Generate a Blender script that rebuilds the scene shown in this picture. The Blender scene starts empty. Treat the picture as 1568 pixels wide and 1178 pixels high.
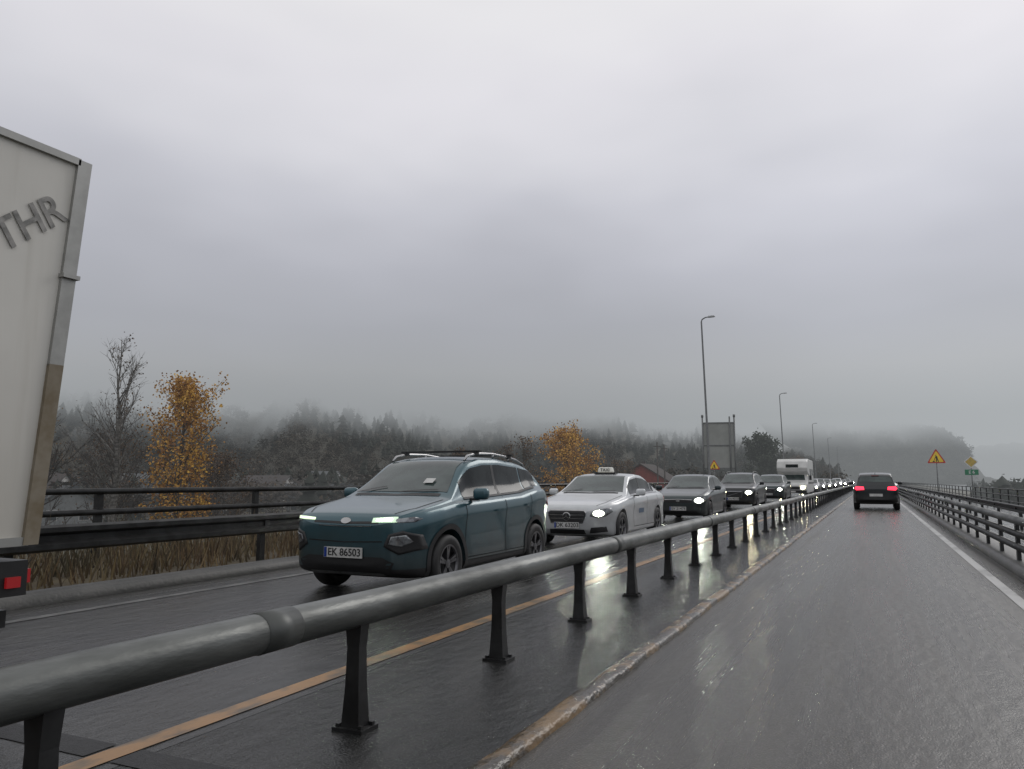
import bpy, bmesh, math, random
import numpy as np
from mathutils import Vector, Matrix
from mathutils.bvhtree import BVHTree
random.seed(7); rng=np.random.default_rng(7)
scene=bpy.context.scene
COL=scene.collection
# ------------------------------------------------------------------ node helpers
def nd(nt,t,**kw):
    n=nt.nodes.new(t)
    for k,v in kw.items():
        if k.startswith('i_'):
            key=k[2:]; key=int(key) if key.isdigit() else key
            n.inputs[key].default_value=v
        else: setattr(n,k,v)
    return n
def math_(nt,op,a,b=None,c=None,clamp=False):
    n=nt.nodes.new('ShaderNodeMath'); n.operation=op; n.use_clamp=clamp
    for i,v in enumerate((a,b,c)):
        if v is None: continue
        if isinstance(v,(int,float)): n.inputs[i].default_value=v
        else: nt.links.new(v,n.inputs[i])
    return n.outputs[0]
def smooth(nt,v,a,b):
    n=nt.nodes.new('ShaderNodeMapRange'); n.interpolation_type='SMOOTHSTEP'
    nt.links.new(v,n.inputs[0]); n.inputs[1].default_value=a; n.inputs[2].default_value=b
    return n.outputs[0]
def mixc(nt,f,a,b,blend='MIX'):
    n=nt.nodes.new('ShaderNodeMix'); n.data_type='RGBA'; n.blend_type=blend
    for i,v in ((0,f),(6,a),(7,b)):
        if isinstance(v,(int,float)): n.inputs[i].default_value=v
        elif isinstance(v,tuple): n.inputs[i].default_value=(v+(1,))[:4]
        else: nt.links.new(v,n.inputs[i])
    return n.outputs[2]
# ---- overcast cloud colour from a direction (used by the sky and by the air haze)
cg=bpy.data.node_groups.new('overcast_colour','ShaderNodeTree')
cg.interface.new_socket('Dir',in_out='INPUT',socket_type='NodeSocketVector')
cg.interface.new_socket('Color',in_out='OUTPUT',socket_type='NodeSocketColor')
gi=cg.nodes.new('NodeGroupInput'); go=cg.nodes.new('NodeGroupOutput')
nrm=nd(cg,'ShaderNodeVectorMath',operation='NORMALIZE'); cg.links.new(gi.outputs[0],nrm.inputs[0])
sp=nd(cg,'ShaderNodeSeparateXYZ'); cg.links.new(nrm.outputs[0],sp.inputs[0])
mp=nd(cg,'ShaderNodeMapping'); mp.inputs['Scale'].default_value=(1.5,1.5,3.6); mp.inputs['Location'].default_value=(3.1,1.7,.4)
cg.links.new(nrm.outputs[0],mp.inputs[0])
nz=nd(cg,'ShaderNodeTexNoise',i_Scale=1.5,i_Detail=3.0,i_Roughness=.5); cg.links.new(mp.outputs[0],nz.inputs['Vector'])
nzv=math_(cg,'SUBTRACT',nz.outputs[0],.5)
el=math_(cg,'ADD',sp.outputs[2],math_(cg,'MULTIPLY',nzv,math_(cg,'MULTIPLY',smooth(cg,sp.outputs[2],.05,.35),.16)))
rp=nd(cg,'ShaderNodeValToRGB'); cg.links.new(el,rp.inputs[0]); cr=rp.color_ramp; cr.interpolation='LINEAR'
stops=[(0,(.30,.315,.325)),(.08,(.31,.327,.338)),(.14,(.365,.377,.393)),(.20,(.385,.397,.432)),(.27,(.45,.46,.508)),(.345,(.555,.562,.615)),(.41,(.665,.665,.71)),(.48,(.755,.745,.785)),(.55,(.82,.81,.83)),(1,(.78,.78,.78))]
cr.elements[0].position=0; cr.elements[0].color=stops[0][1]+(1,)
cr.elements[1].position=1; cr.elements[1].color=stops[-1][1]+(1,)
for p,c in stops[1:-1]:
    e=cr.elements.new(p); e.color=c+(1,)
rt=smooth(cg,sp.outputs[0],-.50,.20)
k=math_(cg,'SUBTRACT',1.0,math_(cg,'DIVIDE',sp.outputs[2],.60),clamp=True)
fac=math_(cg,'ADD',1.0,math_(cg,'MULTIPLY',math_(cg,'MULTIPLY',rt,k),.34))
fac=math_(cg,'MULTIPLY',fac,math_(cg,'ADD',1.0,math_(cg,'MULTIPLY',nzv,.14)))
vm=nd(cg,'ShaderNodeVectorMath',operation='SCALE'); cg.links.new(rp.outputs[0],vm.inputs[0]); cg.links.new(fac,vm.inputs['Scale'])
cg.links.new(vm.outputs[0],go.inputs[0])
# ---- haze group : shader in -> shader out, by world distance and height (low cloud on the hills)
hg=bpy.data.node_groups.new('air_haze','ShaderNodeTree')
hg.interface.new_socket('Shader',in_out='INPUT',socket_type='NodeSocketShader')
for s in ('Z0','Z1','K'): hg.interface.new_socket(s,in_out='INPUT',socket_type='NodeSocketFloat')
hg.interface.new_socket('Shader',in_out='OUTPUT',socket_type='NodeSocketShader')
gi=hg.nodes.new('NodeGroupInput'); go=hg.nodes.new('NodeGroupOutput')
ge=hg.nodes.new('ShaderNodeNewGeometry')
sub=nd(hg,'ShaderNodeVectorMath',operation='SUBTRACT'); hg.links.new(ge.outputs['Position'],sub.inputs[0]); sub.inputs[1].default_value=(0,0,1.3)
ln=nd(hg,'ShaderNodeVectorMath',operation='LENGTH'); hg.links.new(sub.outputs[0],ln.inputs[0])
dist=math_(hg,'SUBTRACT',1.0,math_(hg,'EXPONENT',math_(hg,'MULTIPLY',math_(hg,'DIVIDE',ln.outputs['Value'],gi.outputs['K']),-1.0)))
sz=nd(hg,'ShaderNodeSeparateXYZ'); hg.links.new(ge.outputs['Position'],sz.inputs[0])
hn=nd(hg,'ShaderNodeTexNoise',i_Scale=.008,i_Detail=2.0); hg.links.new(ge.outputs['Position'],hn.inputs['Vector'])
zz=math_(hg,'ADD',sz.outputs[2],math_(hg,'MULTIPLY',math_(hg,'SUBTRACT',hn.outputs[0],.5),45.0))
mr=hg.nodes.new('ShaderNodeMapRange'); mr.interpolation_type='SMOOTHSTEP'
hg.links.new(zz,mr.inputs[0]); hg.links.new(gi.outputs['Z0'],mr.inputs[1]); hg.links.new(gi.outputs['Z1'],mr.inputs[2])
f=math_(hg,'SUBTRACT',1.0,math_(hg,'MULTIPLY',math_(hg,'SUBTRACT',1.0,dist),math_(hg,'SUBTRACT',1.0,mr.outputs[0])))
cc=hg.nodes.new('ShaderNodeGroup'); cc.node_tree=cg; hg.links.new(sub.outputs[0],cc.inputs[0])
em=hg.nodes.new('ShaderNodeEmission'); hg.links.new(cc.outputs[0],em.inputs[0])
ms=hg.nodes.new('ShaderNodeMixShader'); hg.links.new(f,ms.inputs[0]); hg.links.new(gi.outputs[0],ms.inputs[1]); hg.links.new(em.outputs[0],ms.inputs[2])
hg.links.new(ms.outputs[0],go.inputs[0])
# ---- material maker
def M(name,c1,rough=.5,metal=0.,c2=None,scale=5.,coord='Object',stretch=(1,1,1),rough2=None,bump=0.,bscale=None,spec=.5,coat=0.,haze=None,island=0.,emit=None,estr=0.,detail=4.,lo=.35,hi=.65):
    m=bpy.data.materials.new(name); m.use_nodes=True; nt=m.node_tree
    b=nt.nodes['Principled BSDF']; out=nt.nodes['Material Output']
    b.inputs['Base Color'].default_value=c1+(1,); b.inputs['Roughness'].default_value=rough
    b.inputs['Metallic'].default_value=metal; b.inputs['Specular IOR Level'].default_value=spec
    b.inputs['Coat Weight'].default_value=coat; b.inputs['Coat Roughness'].default_value=.06
    if emit: b.inputs['Emission Color'].default_value=emit+(1,); b.inputs['Emission Strength'].default_value=estr
    if c2 is None: c2=tuple(x*.8 for x in c1)
    if coord=='World': vec=nt.nodes.new('ShaderNodeNewGeometry').outputs['Position']
    else: vec=nt.nodes.new('ShaderNodeTexCoord').outputs['Object']
    mp=nt.nodes.new('ShaderNodeMapping'); mp.inputs['Scale'].default_value=stretch; nt.links.new(vec,mp.inputs[0])
    n=nd(nt,'ShaderNodeTexNoise',i_Scale=scale,i_Detail=detail,i_Roughness=.6); nt.links.new(mp.outputs[0],n.inputs['Vector'])
    f=smooth(nt,n.outputs[0],lo,hi)
    col=mixc(nt,f,c1,c2)
    if island>0:
        ri=nt.nodes.new('ShaderNodeNewGeometry').outputs['Random Per Island']
        hs=nt.nodes.new('ShaderNodeHueSaturation'); nt.links.new(col,hs.inputs['Color'])
        nt.links.new(math_(nt,'ADD',1-island,math_(nt,'MULTIPLY',ri,2*island)),hs.inputs['Value'])
        nt.links.new(math_(nt,'ADD',.5-.03*island,math_(nt,'MULTIPLY',ri,.06*island)),hs.inputs['Hue'])
        col=hs.outputs[0]
    nt.links.new(col,b.inputs['Base Color'])
    if rough2 is not None:
        r=nt.nodes.new('ShaderNodeMapRange'); nt.links.new(f,r.inputs[0]); r.inputs[3].default_value=rough; r.inputs[4].default_value=rough2
        nt.links.new(r.outputs[0],b.inputs['Roughness'])
    if bump>0:
        bn=nd(nt,'ShaderNodeTexNoise',i_Scale=bscale or scale*4,i_Detail=3.); nt.links.new(mp.outputs[0],bn.inputs['Vector'])
        bp=nt.nodes.new('ShaderNodeBump'); bp.inputs['Strength'].default_value=bump; bp.inputs['Distance'].default_value=.02
        nt.links.new(bn.outputs[0],bp.inputs['Height']); nt.links.new(bp.outputs[0],b.inputs['Normal'])
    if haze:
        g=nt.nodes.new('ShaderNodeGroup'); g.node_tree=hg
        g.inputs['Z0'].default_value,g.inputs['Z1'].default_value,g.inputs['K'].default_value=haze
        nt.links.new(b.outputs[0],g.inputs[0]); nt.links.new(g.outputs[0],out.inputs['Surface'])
    return m
# ---- mesh helpers
def empty(name,loc=(0,0,0),rot=(0,0,0)):
    e=bpy.data.objects.new(name,None); COL.objects.link(e); e.location=loc; e.rotation_euler=rot; e.empty_display_size=.3; return e
def mk(name,verts,faces,mat=None,parent=None,smooth=False,loc=None):
    me=bpy.data.meshes.new(name); me.from_pydata([tuple(v) for v in verts],[],[tuple(f) for f in faces])
    if smooth: me.polygons.foreach_set('use_smooth',[True]*len(me.polygons))
    o=bpy.data.objects.new(name,me); COL.objects.link(o)
    if mat: me.materials.append(mat)
    if parent: o.parent=parent
    if loc: o.location=loc
    return o
def boxvf(cx,cy,cz,sx,sy,sz,top=1.0):
    v=[(cx+a*sx/2*(top if c>0 else 1),cy+b*sy/2*(top if c>0 else 1),cz+c*sz/2) for a in(-1,1) for b in(-1,1) for c in(-1,1)]
    f=[(0,1,3,2),(4,6,7,5),(0,4,5,1),(2,3,7,6),(0,2,6,4),(1,5,7,3)]
    return v,f
def join(parts):
    V=[];F=[]
    for v,f in parts:
        o=len(V); V+=list(v); F+=[tuple(i+o for i in q) for q in f]
    return V,F
def box(name,cx,cy,cz,sx,sy,sz,mat,parent=None,bev=0,top=1.0):
    v,f=boxvf(cx,cy,cz,sx,sy,sz,top); o=mk(name,v,f,mat,parent)
    if bev:
        md=o.modifiers.new('b','BEVEL'); md.width=bev; md.segments=3
        o.data.polygons.foreach_set('use_smooth',[True]*6)
        md.harden_normals=True
    return o
def tubevf(path,rad,n=8,cap=True):
    path=[Vector(p) for p in path]; V=[];F=[]
    if not hasattr(rad,'__len__'): rad=[rad]*len(path)
    for i,p in enumerate(path):
        t=(path[min(i+1,len(path)-1)]-path[max(i-1,0)]).normalized()
        a=t.orthogonal().normalized() if abs(t.z)>.9 else t.cross(Vector((0,0,1))).normalized()
        if abs(t.z)>.9:
            a=(Vector((1,0,0))-t*t.x).normalized()
        b=t.cross(a)
        for j in range(n):
            an=2*math.pi*j/n; V.append(p+(a*math.cos(an)+b*math.sin(an))*rad[i])
    for i in range(len(path)-1):
        for j in range(n):
            F.append((i*n+j,i*n+(j+1)%n,(i+1)*n+(j+1)%n,(i+1)*n+j))
    if cap: F.append(tuple(range(n))[::-1]); F.append(tuple(range((len(path)-1)*n,len(path)*n)))
    return V,F
def lathe_x(profile,n=32,cx=0,cy=0,cz=0):
    V=[];F=[];m=len(profile)
    for j in range(n):
        a=2*math.pi*j/n
        for r,x in profile: V.append((cx+x,cy+r*math.cos(a),cz+r*math.sin(a)))
    for j in range(n):
        for i in range(m-1):
            F.append((j*m+i,j*m+i+1,((j+1)%n)*m+i+1,((j+1)%n)*m+i))
    return V,F
def textmesh(name,txt,size,mat,parent,mw,depth=.002,shear=0):
    cu=bpy.data.curves.new(name,'FONT'); cu.body=txt; cu.size=size; cu.align_x='CENTER'; cu.align_y='CENTER'; cu.extrude=depth; cu.shear=shear; cu.offset=size*.012
    t=bpy.data.objects.new(name+'_c',cu); COL.objects.link(t)
    dg=bpy.context.evaluated_depsgraph_get(); me=bpy.data.meshes.new_from_object(t.evaluated_get(dg))
    bpy.data.objects.remove(t); o=bpy.data.objects.new(name,me); COL.objects.link(o); me.materials.clear(); me.materials.append(mat)
    o.parent=parent; o.matrix_local=mw; return o
# ------------------------------------------------------------------ materials
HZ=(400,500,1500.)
m_black=M('black_plastic',(.018,.018,.019),.45)
m_tyre=M('tyre_rubber',(.02,.02,.02),.6)
m_rim=M('alloy_rim',(.20,.20,.21),.38,.85)
m_glass=M('car_glass',(.030,.042,.042),.05,0,c2=(.065,.088,.083),scale=1.6,coat=.2)
m_sglass=M('side_glass',(.010,.013,.014),.14,0,c2=(.03,.036,.036),scale=2.2,spec=.16)
m_chrome=M('chrome',(.45,.45,.45),.2,1.)
m_lens=M('lamp_lens',(.30,.32,.33),.12,.5,c2=(.1,.1,.11),scale=14)
m_plate=M('number_plate',(.62,.62,.60),.4)
m_ink=M('plate_ink',(.02,.02,.02),.5)
m_seam=M('panel_gap',(.006,.006,.006),.7)
m_drl=M('daylight_lamp',(.8,.9,.8),.3,emit=(.74,1.,.66),estr=30.)
m_drl0=M('daylight_lamp_glow',(.5,.6,.5),.3,emit=(.70,.95,.66),estr=.75)  # faint emissive border, painted glow around the running lamp
m_drl2=M('daylight_lamp_dim',(.8,.9,.8),.3,emit=(.80,1.,.62),estr=1.1)
m_head=M('headlamp_lit',(.9,.9,.8),.3,emit=(.93,1.,.82),estr=200.)
m_headw=M('headlamp_lit_warm',(.9,.8,.6),.3,emit=(1.,.90,.58),estr=200.)
m_halo=M('headlamp_glare_halo',(.8,.8,.75),.2,emit=(.93,1.,.82),estr=2.6)  # emissive patch around each bulb, standing in for the lamp's glare
m_tail=M('tail_lamp_lit',(.5,.01,.01),.2,emit=(1.,.03,.07),estr=2.6)
m_tail2=M('truck_tail_lamp_lit',(.10,.008,.008),.4,emit=(1.,.03,.04),estr=.14)
m_tailoff=M('tail_lamp',(.25,.01,.01),.15)
m_galv=M('galvanised_steel',(.20,.205,.205),.42,.55,c2=(.11,.115,.115),scale=3.,rough2=.6,stretch=(1,.25,1))
m_rail=M('barrier_rail_steel',(.150,.157,.150),.32,.4,c2=(.075,.080,.075),scale=3.2,rough2=.5,stretch=(1,.3,1),bump=.14,bscale=40)
m_dsteel=M('dark_barrier_steel',(.034,.035,.036),.45,.3,c2=(.015,.015,.015),scale=4.)
m_white=M('white_paint_marking',(.46,.46,.45),.4,c2=(.16,.16,.155),scale=2.5,coord='World',stretch=(1,.4,1),lo=.45,hi=.8,bump=.2)
m_whiteold=M('worn_white_marking',(.14,.14,.135),.4,c2=(.06,.06,.058),scale=3,coord='World',bump=.2)
m_orange=M('orange_line_paint',(.34,.18,.06),.35,c2=(.10,.075,.046),scale=5.,coord='World',stretch=(1,.5,1),lo=.42,hi=.68,bump=.2)
def car_paint(name,c,metal=.3,cut=None,rough=.28,dirtk=.6):
    m=M(name,c,rough,metal,c2=tuple(x*.93 for x in c),scale=3.,coat=.55)
    nt=m.node_tree; b=nt.nodes['Principled BSDF']
    tc=nt.nodes.new('ShaderNodeTexCoord'); s=nt.nodes.new('ShaderNodeSeparateXYZ'); nt.links.new(tc.outputs['Object'],s.inputs[0])
    n=nd(nt,'ShaderNodeTexNoise',i_Scale=4.,i_Detail=4.); nt.links.new(tc.outputs['Object'],n.inputs['Vector'])
    zf=math_(nt,'ADD',s.outputs[2],math_(nt,'MULTIPLY',math_(nt,'SUBTRACT',n.outputs[0],.5),.5))
    dirt=math_(nt,'MULTIPLY',math_(nt,'SUBTRACT',1.0,smooth(nt,zf,.3,.9)),dirtk)
    old=b.inputs['Base Color'].links[0].from_socket
    c1=mixc(nt,dirt,old,(.05,.049,.045))
    if cut:
        g=math_(nt,'GREATER_THAN',s.outputs[2],cut); c1=mixc(nt,g,(.02,.02,.021),c1)
        r=nt.nodes.new('ShaderNodeMapRange'); nt.links.new(g,r.inputs[0]); r.inputs[3].default_value=.5; r.inputs[4].default_value=rough; nt.links.new(r.outputs[0],b.inputs['Roughness'])
        nt.links.new(math_(nt,'MULTIPLY',g,.55),b.inputs['Coat Weight']); nt.links.new(math_(nt,'MULTIPLY',g,metal),b.inputs['Metallic'])
    nt.links.new(c1,b.inputs['Base Color'])
    # rain beads break up the reflections
    bn=nd(nt,'ShaderNodeTexNoise',i_Scale=70.,i_Detail=2.); nt.links.new(tc.outputs['Object'],bn.inputs['Vector'])
    bp=nt.nodes.new('ShaderNodeBump'); bp.inputs['Strength'].default_value=.12; bp.inputs['Distance'].default_value=.004
    nt.links.new(bn.outputs[0],bp.inputs['Height']); nt.links.new(bp.outputs[0],b.inputs['Normal'])
    return m
# ------------------------------------------------------------------ world and sun
w=bpy.data.worlds.new('World'); scene.world=w; w.use_nodes=True; nt=w.node_tree
bg=nt.nodes['Background']; bg.inputs[1].default_value=1.0
tc=nt.nodes.new('ShaderNodeTexCoord')
gc=nt.nodes.new('ShaderNodeGroup'); gc.node_tree=cg; nt.links.new(tc.outputs['Generated'],gc.inputs[0])
sky=nt.nodes.new('ShaderNodeTexSky'); sky.sky_type='NISHITA'; sky.sun_disc=False; sky.sun_elevation=math.radians(30); sky.sun_rotation=math.radians(20)
sc=nd(nt,'ShaderNodeVectorMath',operation='SCALE'); nt.links.new(sky.outputs[0],sc.inputs[0]); sc.inputs['Scale'].default_value=.08
ss=nt.nodes.new('ShaderNodeSeparateXYZ'); nt.links.new(tc.outputs['Generated'],ss.inputs[0])
ff=math_(nt,'MULTIPLY',smooth(nt,ss.outputs[2],.3,.8),.10)
nt.links.new(mixc(nt,ff,gc.outputs[0],sc.outputs[0]),bg.inputs[0])
sl=bpy.data.lights.new('sun','SUN'); sl.energy=.5; sl.angle=math.radians(25); sl.color=(1,.97,.93)
so=bpy.data.objects.new('sun',sl); COL.objects.link(so)
az=math.radians(20); e_=math.radians(30)
so.rotation_euler=Vector((math.sin(az)*math.cos(e_),math.cos(az)*math.cos(e_),math.sin(e_))).to_track_quat('Z','Y').to_euler()
# ------------------------------------------------------------------ camera
cam=bpy.data.cameras.new('camera'); cam.sensor_width=36; cam.lens=27.05; cam.clip_end=20000; cam.clip_start=.05
co=bpy.data.objects.new('camera',cam); COL.objects.link(co); co.location=(0,0,1.30)
co.rotation_euler=(math.radians(90+7.1),0,math.radians(24.95)); scene.camera=co
scene.view_settings.view_transform='Standard'; scene.view_settings.look='None'; scene.view_settings.exposure=0
# ------------------------------------------------------------------ ground
m_ground=M('wet_field',(.05,.05,.025),.8,c2=(.085,.07,.04),scale=.05,coord='World',haze=HZ)
xs=[-6000,-2500,-1200,-600,-300,-150,-80,-45,-30,-22,-16,-13,-12.3,-12.2,-6,0,5.8,5.9,7,10,16,24,40,80,160,400,900,2500,6000]
ys=[-400,-150,-50,0,30,60,100,150,220,320,450,600,800,1100,1500,2200,3500,6000,9000]
def gh(x):
    if -12.25<=x<=5.85: return -.30
    d=(-12.2-x) if x<0 else (x-5.8)
    return -.45-4.6*min(1,max(0,d-1)/12)**.9
V=[(x,y,gh(x)) for y in ys for x in xs]; nx=len(xs)
F=[(j*nx+i,j*nx+i+1,(j+1)*nx+i+1,(j+1)*nx+i) for j in range(len(ys)-1) for i in range(nx-1)]
mk('ground',V,F,m_ground)
def wet_asphalt(name,c1,c2,r1,r2,bumps,tracks,spec=.45,n0=.38,n1_=.62):
    m=M(name,c1,.3,c2=c2,scale=1.6,coord='World',stretch=(1.,.12,1.),haze=HZ,spec=spec)
    nt=m.node_tree; b=nt.nodes['Principled BSDF']
    g=nt.nodes.new('ShaderNodeNewGeometry'); s=nt.nodes.new('ShaderNodeSeparateXYZ'); nt.links.new(g.outputs['Position'],s.inputs[0])
    n=nd(nt,'ShaderNodeTexNoise',i_Scale=1.,i_Detail=5.,i_Roughness=.65)
    mp=nt.nodes.new('ShaderNodeMapping'); mp.inputs['Scale'].default_value=(6.5,.22,1); nt.links.new(g.outputs['Position'],mp.inputs[0]); nt.links.new(mp.outputs[0],n.inputs['Vector'])
    f=smooth(nt,n.outputs[0],n0,n1_)
    for tx,tw in tracks:
        d=math_(nt,'ABSOLUTE',math_(nt,'SUBTRACT',s.outputs[0],tx))
        t=math_(nt,'SUBTRACT',1.0,smooth(nt,d,tw*.3,tw))
        f=math_(nt,'SUBTRACT',f,math_(nt,'MULTIPLY',t,.4),clamp=True)
    r=nt.nodes.new('ShaderNodeMapRange'); nt.links.new(f,r.inputs[0]); r.inputs[3].default_value=r1; r.inputs[4].default_value=r2
    nt.links.new(r.outputs[0],b.inputs['Roughness'])
    n1=nd(nt,'ShaderNodeTexNoise',i_Scale=95.,i_Detail=2.); nt.links.new(g.outputs['Position'],n1.inputs['Vector'])
    old=b.inputs['Base Color'].links[0].from_socket
    nt.links.new(mixc(nt,smooth(nt,n1.outputs[0],.52,.72),old,tuple(min(1,x*2.2) for x in c2)),b.inputs['Base Color'])
    mp2=nt.nodes.new('ShaderNodeMapping'); mp2.inputs['Scale'].default_value=(1,.45,1); nt.links.new(g.outputs['Position'],mp2.inputs[0])
    n2=nd(nt,'ShaderNodeTexNoise',i_Scale=11.,i_Detail=3.); nt.links.new(mp2.outputs[0],n2.inputs['Vector'])
    h=math_(nt,'ADD',n1.outputs[0],math_(nt,'MULTIPLY',n2.outputs[0],2.6))
    bp=nt.nodes.new('ShaderNodeBump'); bp.inputs['Strength'].default_value=bumps; bp.inputs['Distance'].default_value=.006
    nt.links.new(h,bp.inputs['Height']); nt.links.new(bp.outputs[0],b.inputs['Normal'])
    return m
m_road=wet_asphalt('wet_asphalt',(.038,.035,.031),(.062,.058,.051),.24,.38,.60,[(-.85,.45),(.75,.45)],.38,.30,.70)
m_road2=wet_asphalt('wet_asphalt_far_lane',(.023,.023,.023),(.038,.037,.035),.12,.30,.6,[(-4.9,.5),(-6.5,.5)],.38)
m_med=wet_asphalt('wet_median_asphalt',(.014,.015,.015),(.027,.027,.026),.06,.15,.95,[(-2.1,.8)],.42)
m_conc=M('bridge_concrete',(.07,.068,.063),.45,c2=(.037,.037,.034),scale=1.2,coord='World',haze=HZ,bump=.3,bscale=30)
def sheet(name,x0,x1,y0,y1,z,mat,seg=40):
    V=[];F=[]
    for i in range(seg+1):
        t=(i/seg)**2; y=y0+(y1-y0)*t; V+= [(x0,y,z),(x1,y,z)]
    for i in range(seg): F.append((2*i,2*i+1,2*i+3,2*i+2))
    return mk(name,V,F,mat)
Y0,Y1=-30,900
v,f=boxvf(-3.2,(Y0+Y1)/2,-.55,18.0,Y1-Y0,1.08); mk('bridge_deck',v,f,m_conc)
sheet('road',-1.62,1.72,Y0,Y1,0.0,m_road)
sheet('median_strip',-3.2,-1.625,Y0,Y1,0.0,m_med)
sheet('oncoming_road',-7.95,-3.205,Y0,Y1,0.0,m_road2)
sheet('footpath',2.25,5.6,Y0,Y1,0.0,m_road2)
sheet('edge_line',1.31,1.43,Y0,Y1,.005,m_white)
sheet('orange_centre_line',-3.43,-3.29,Y0,Y1,.005,m_orange)
sheet('shoulder_line',-7.35,-7.23,Y0,Y1,.005,m_whiteold)
def kerb(name,x0,x1,h,mat,wob=0.0):
    V=[];F=[];y=Y0;i=0
    prof=[(x0,-.02),(x0,h*.7),(x0+(x1-x0)*.2,h),(x1-(x1-x0)*.25,h),(x1,h*.65),(x1,-.02)]
    while y<Y1:
        for px,pz in prof: V.append((px+random.uniform(-wob,wob),y,pz+(random.uniform(-wob,wob)*.5 if pz>0 else 0)))
        y+= (.22 if y<40 else 6) if wob else 10; i+=1
    n=len(prof)
    for a in range(i-1):
        for b in range(n-1): F.append((a*n+b,(a+1)*n+b,(a+1)*n+b+1,a*n+b+1))
    return mk(name,V,F,mat,smooth=True)
m_kerb=M('worn_yellow_kerb',(.19,.115,.045),.35,c2=(.045,.036,.026),scale=3.4,coord='World',stretch=(1,.6,1),bump=.6,bscale=25,rough2=.22,lo=.40,hi=.58,haze=HZ)
kerb('median_kerb',-1.69,-1.57,.045,m_kerb,wob=.010)
kerb('verge_kerb',-8.3,-7.95,.13,m_conc)
kerb('path_kerb',1.74,2.24,.12,m_conc)
m_joint=M('joint_steel',(.03,.03,.03),.35,.5,c2=(.015,.015,.015),scale=30,coord='World',bump=.4)
P=[]
for y in (2.62,32,62,92,122):
    P.append(([(-7.9,y,.004),(-3.46,y,.004),(-3.46,y+.18,.004),(-7.9,y+.18,.004)],[(0,1,2,3)]))
    P.append(([(-3.28,y,.004),(-1.70,y,.004),(-1.70,y+.18,.004),(-3.28,y+.18,.004)],[(0,1,2,3)]))
v,f=join(P); mk('bridge_joint',v,f,m_joint)
# ------------------------------------------------------------------ centre barrier
cb=empty('median_guardrail')
RX=-2.54; RZ=.615; RR=.089
path=[(RX,y,RZ+.004*math.sin(y*1.1)) for y in list(np.arange(-12,60,1.73))+list(np.arange(60,420,20))]
v,f=tubevf(path,RR,24); mk('rail',v,f,m_rail,cb,True)
P=[];y=2.85-5.19*2
while y<80:
    P.append(tubevf([(RX,y-.11,RZ),(RX,y+.11,RZ)],RR+.004,24)); y+=5.19
v,f=join(P); mk('rail_sleeves',v,f,M('rail_sleeve_steel',(.10,.105,.10),.42,.4),cb,True)
P=[];B=[];y=3.50-1.73*8
while y<300:
    prof=[(0.02,.056,.048),(.22,.043,.038),(.42,.038,.034),(.55,.052,.038)]
    V=[];F=[]
    for z,a,b in prof: V+=[(RX-a,y-b,z),(RX+a,y-b,z),(RX+a,y+b,z),(RX-a,y+b,z)]
    for q in range(3):
        for r in range(4): F.append((q*4+r,q*4+(r+1)%4,(q+1)*4+(r+1)%4,(q+1)*4+r))
    F.append((12,13,14,15)); P.append((V,F))
    B.append(boxvf(RX,y,.010,.19,.15,.020))
    for a in(-.07,.07):
        for b in(-.05,.05): B.append(boxvf(RX+a,y+b,.028,.022,.022,.018))
    y+=1.73 if y<120 else 3.46
v,f=join(P); mk('posts',v,f,m_dsteel,cb)
v,f=join(B); mk('base_plates',v,f,m_dsteel,cb)
# ------------------------------------------------------------------ W-beam guardrails
def wbeam(name,X,side,top,ylist,mat,y1=420,thick=.31,ps=4.0,y0=-20,postx=.12):
    e=empty(name)
    prof=[(0,.0),(.035,.03),(.035,.085),(-.03,.125),(-.03,.185),(.035,.225),(.035,.28),(0,.31)]
    prof=[(a*side,b*thick/.31) for a,b in prof]
    ysl=list(np.arange(y0,y1,8.0)); V=[];F=[]; n=len(prof)
    for yy in ysl:
        for a,b in prof: V.append((X+a,yy,top-thick+b))
    for i in range(len(ysl)-1):
        for j in range(n-1): F.append((i*n+j,i*n+j+1,(i+1)*n+j+1,(i+1)*n+j))
    mk('beam',V,F,mat,e)
    P=[];y=ylist
    while y<y1:
        P.append(boxvf(X-side*postx,y,top/2-.03,.07,.11,top+.02)); P.append(boxvf(X-side*(postx/2),y,top-thick/2,postx,.09,.14)); y+=ps
    v,f=join(P); mk('posts',v,f,m_dsteel,e); return e
wbeam('roadside_guardrail',-8.75,1,.78,1.6,m_dsteel,ps=4.0)
g=empty('kerbside_guardrail')
P=[tubevf([(1.84,y,.73) for y in (-20,40,120,420)],.06,14)]; v,f=join(P); mk('top_rail',v,f,m_galv,g,True)
v,f=join([tubevf([(1.88,y,z) for y in (-20,40,120,420)],.05,10) for z in (.52,.33)]); mk('lower_rails',v,f,m_dsteel,g,True)
P=[];y=-10
while y<400: P.append(boxvf(1.92,y,.36,.05,.12,.70)); y+=1.7
v,f=join(P); mk('posts',v,f,m_dsteel,g)
def railing(name,X,zs,y1,ps,mat,rad=.035,top=1.14,y0=-20,pw=.07):
    e=empty(name)
    v,f=join([tubevf([(X,y,z) for y in (y0,y0+60,y0+150,y1)],rad,8) for z in zs]); mk('rails',v,f,mat,e,True)
    P=[];y=y0
    while y<y1: P.append(boxvf(X-.05*(1 if X<0 else -1),y,top/2-.02,pw,pw*1.8,top+.02)); y+=ps
    v,f=join(P); mk('posts',v,f,mat,e)
railing('bridge_railing',-11.6,(1.12,.78,.45),420,3.6,m_dsteel,.05)
railing('bridge_railing',5.3,(.92,.66,.40),420,2.4,m_dsteel,.026,.92,pw=.045)
wbeam('path_guardrail',3.4,-1,.66,0.5,m_dsteel,ps=4.0,thick=.20)
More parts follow.
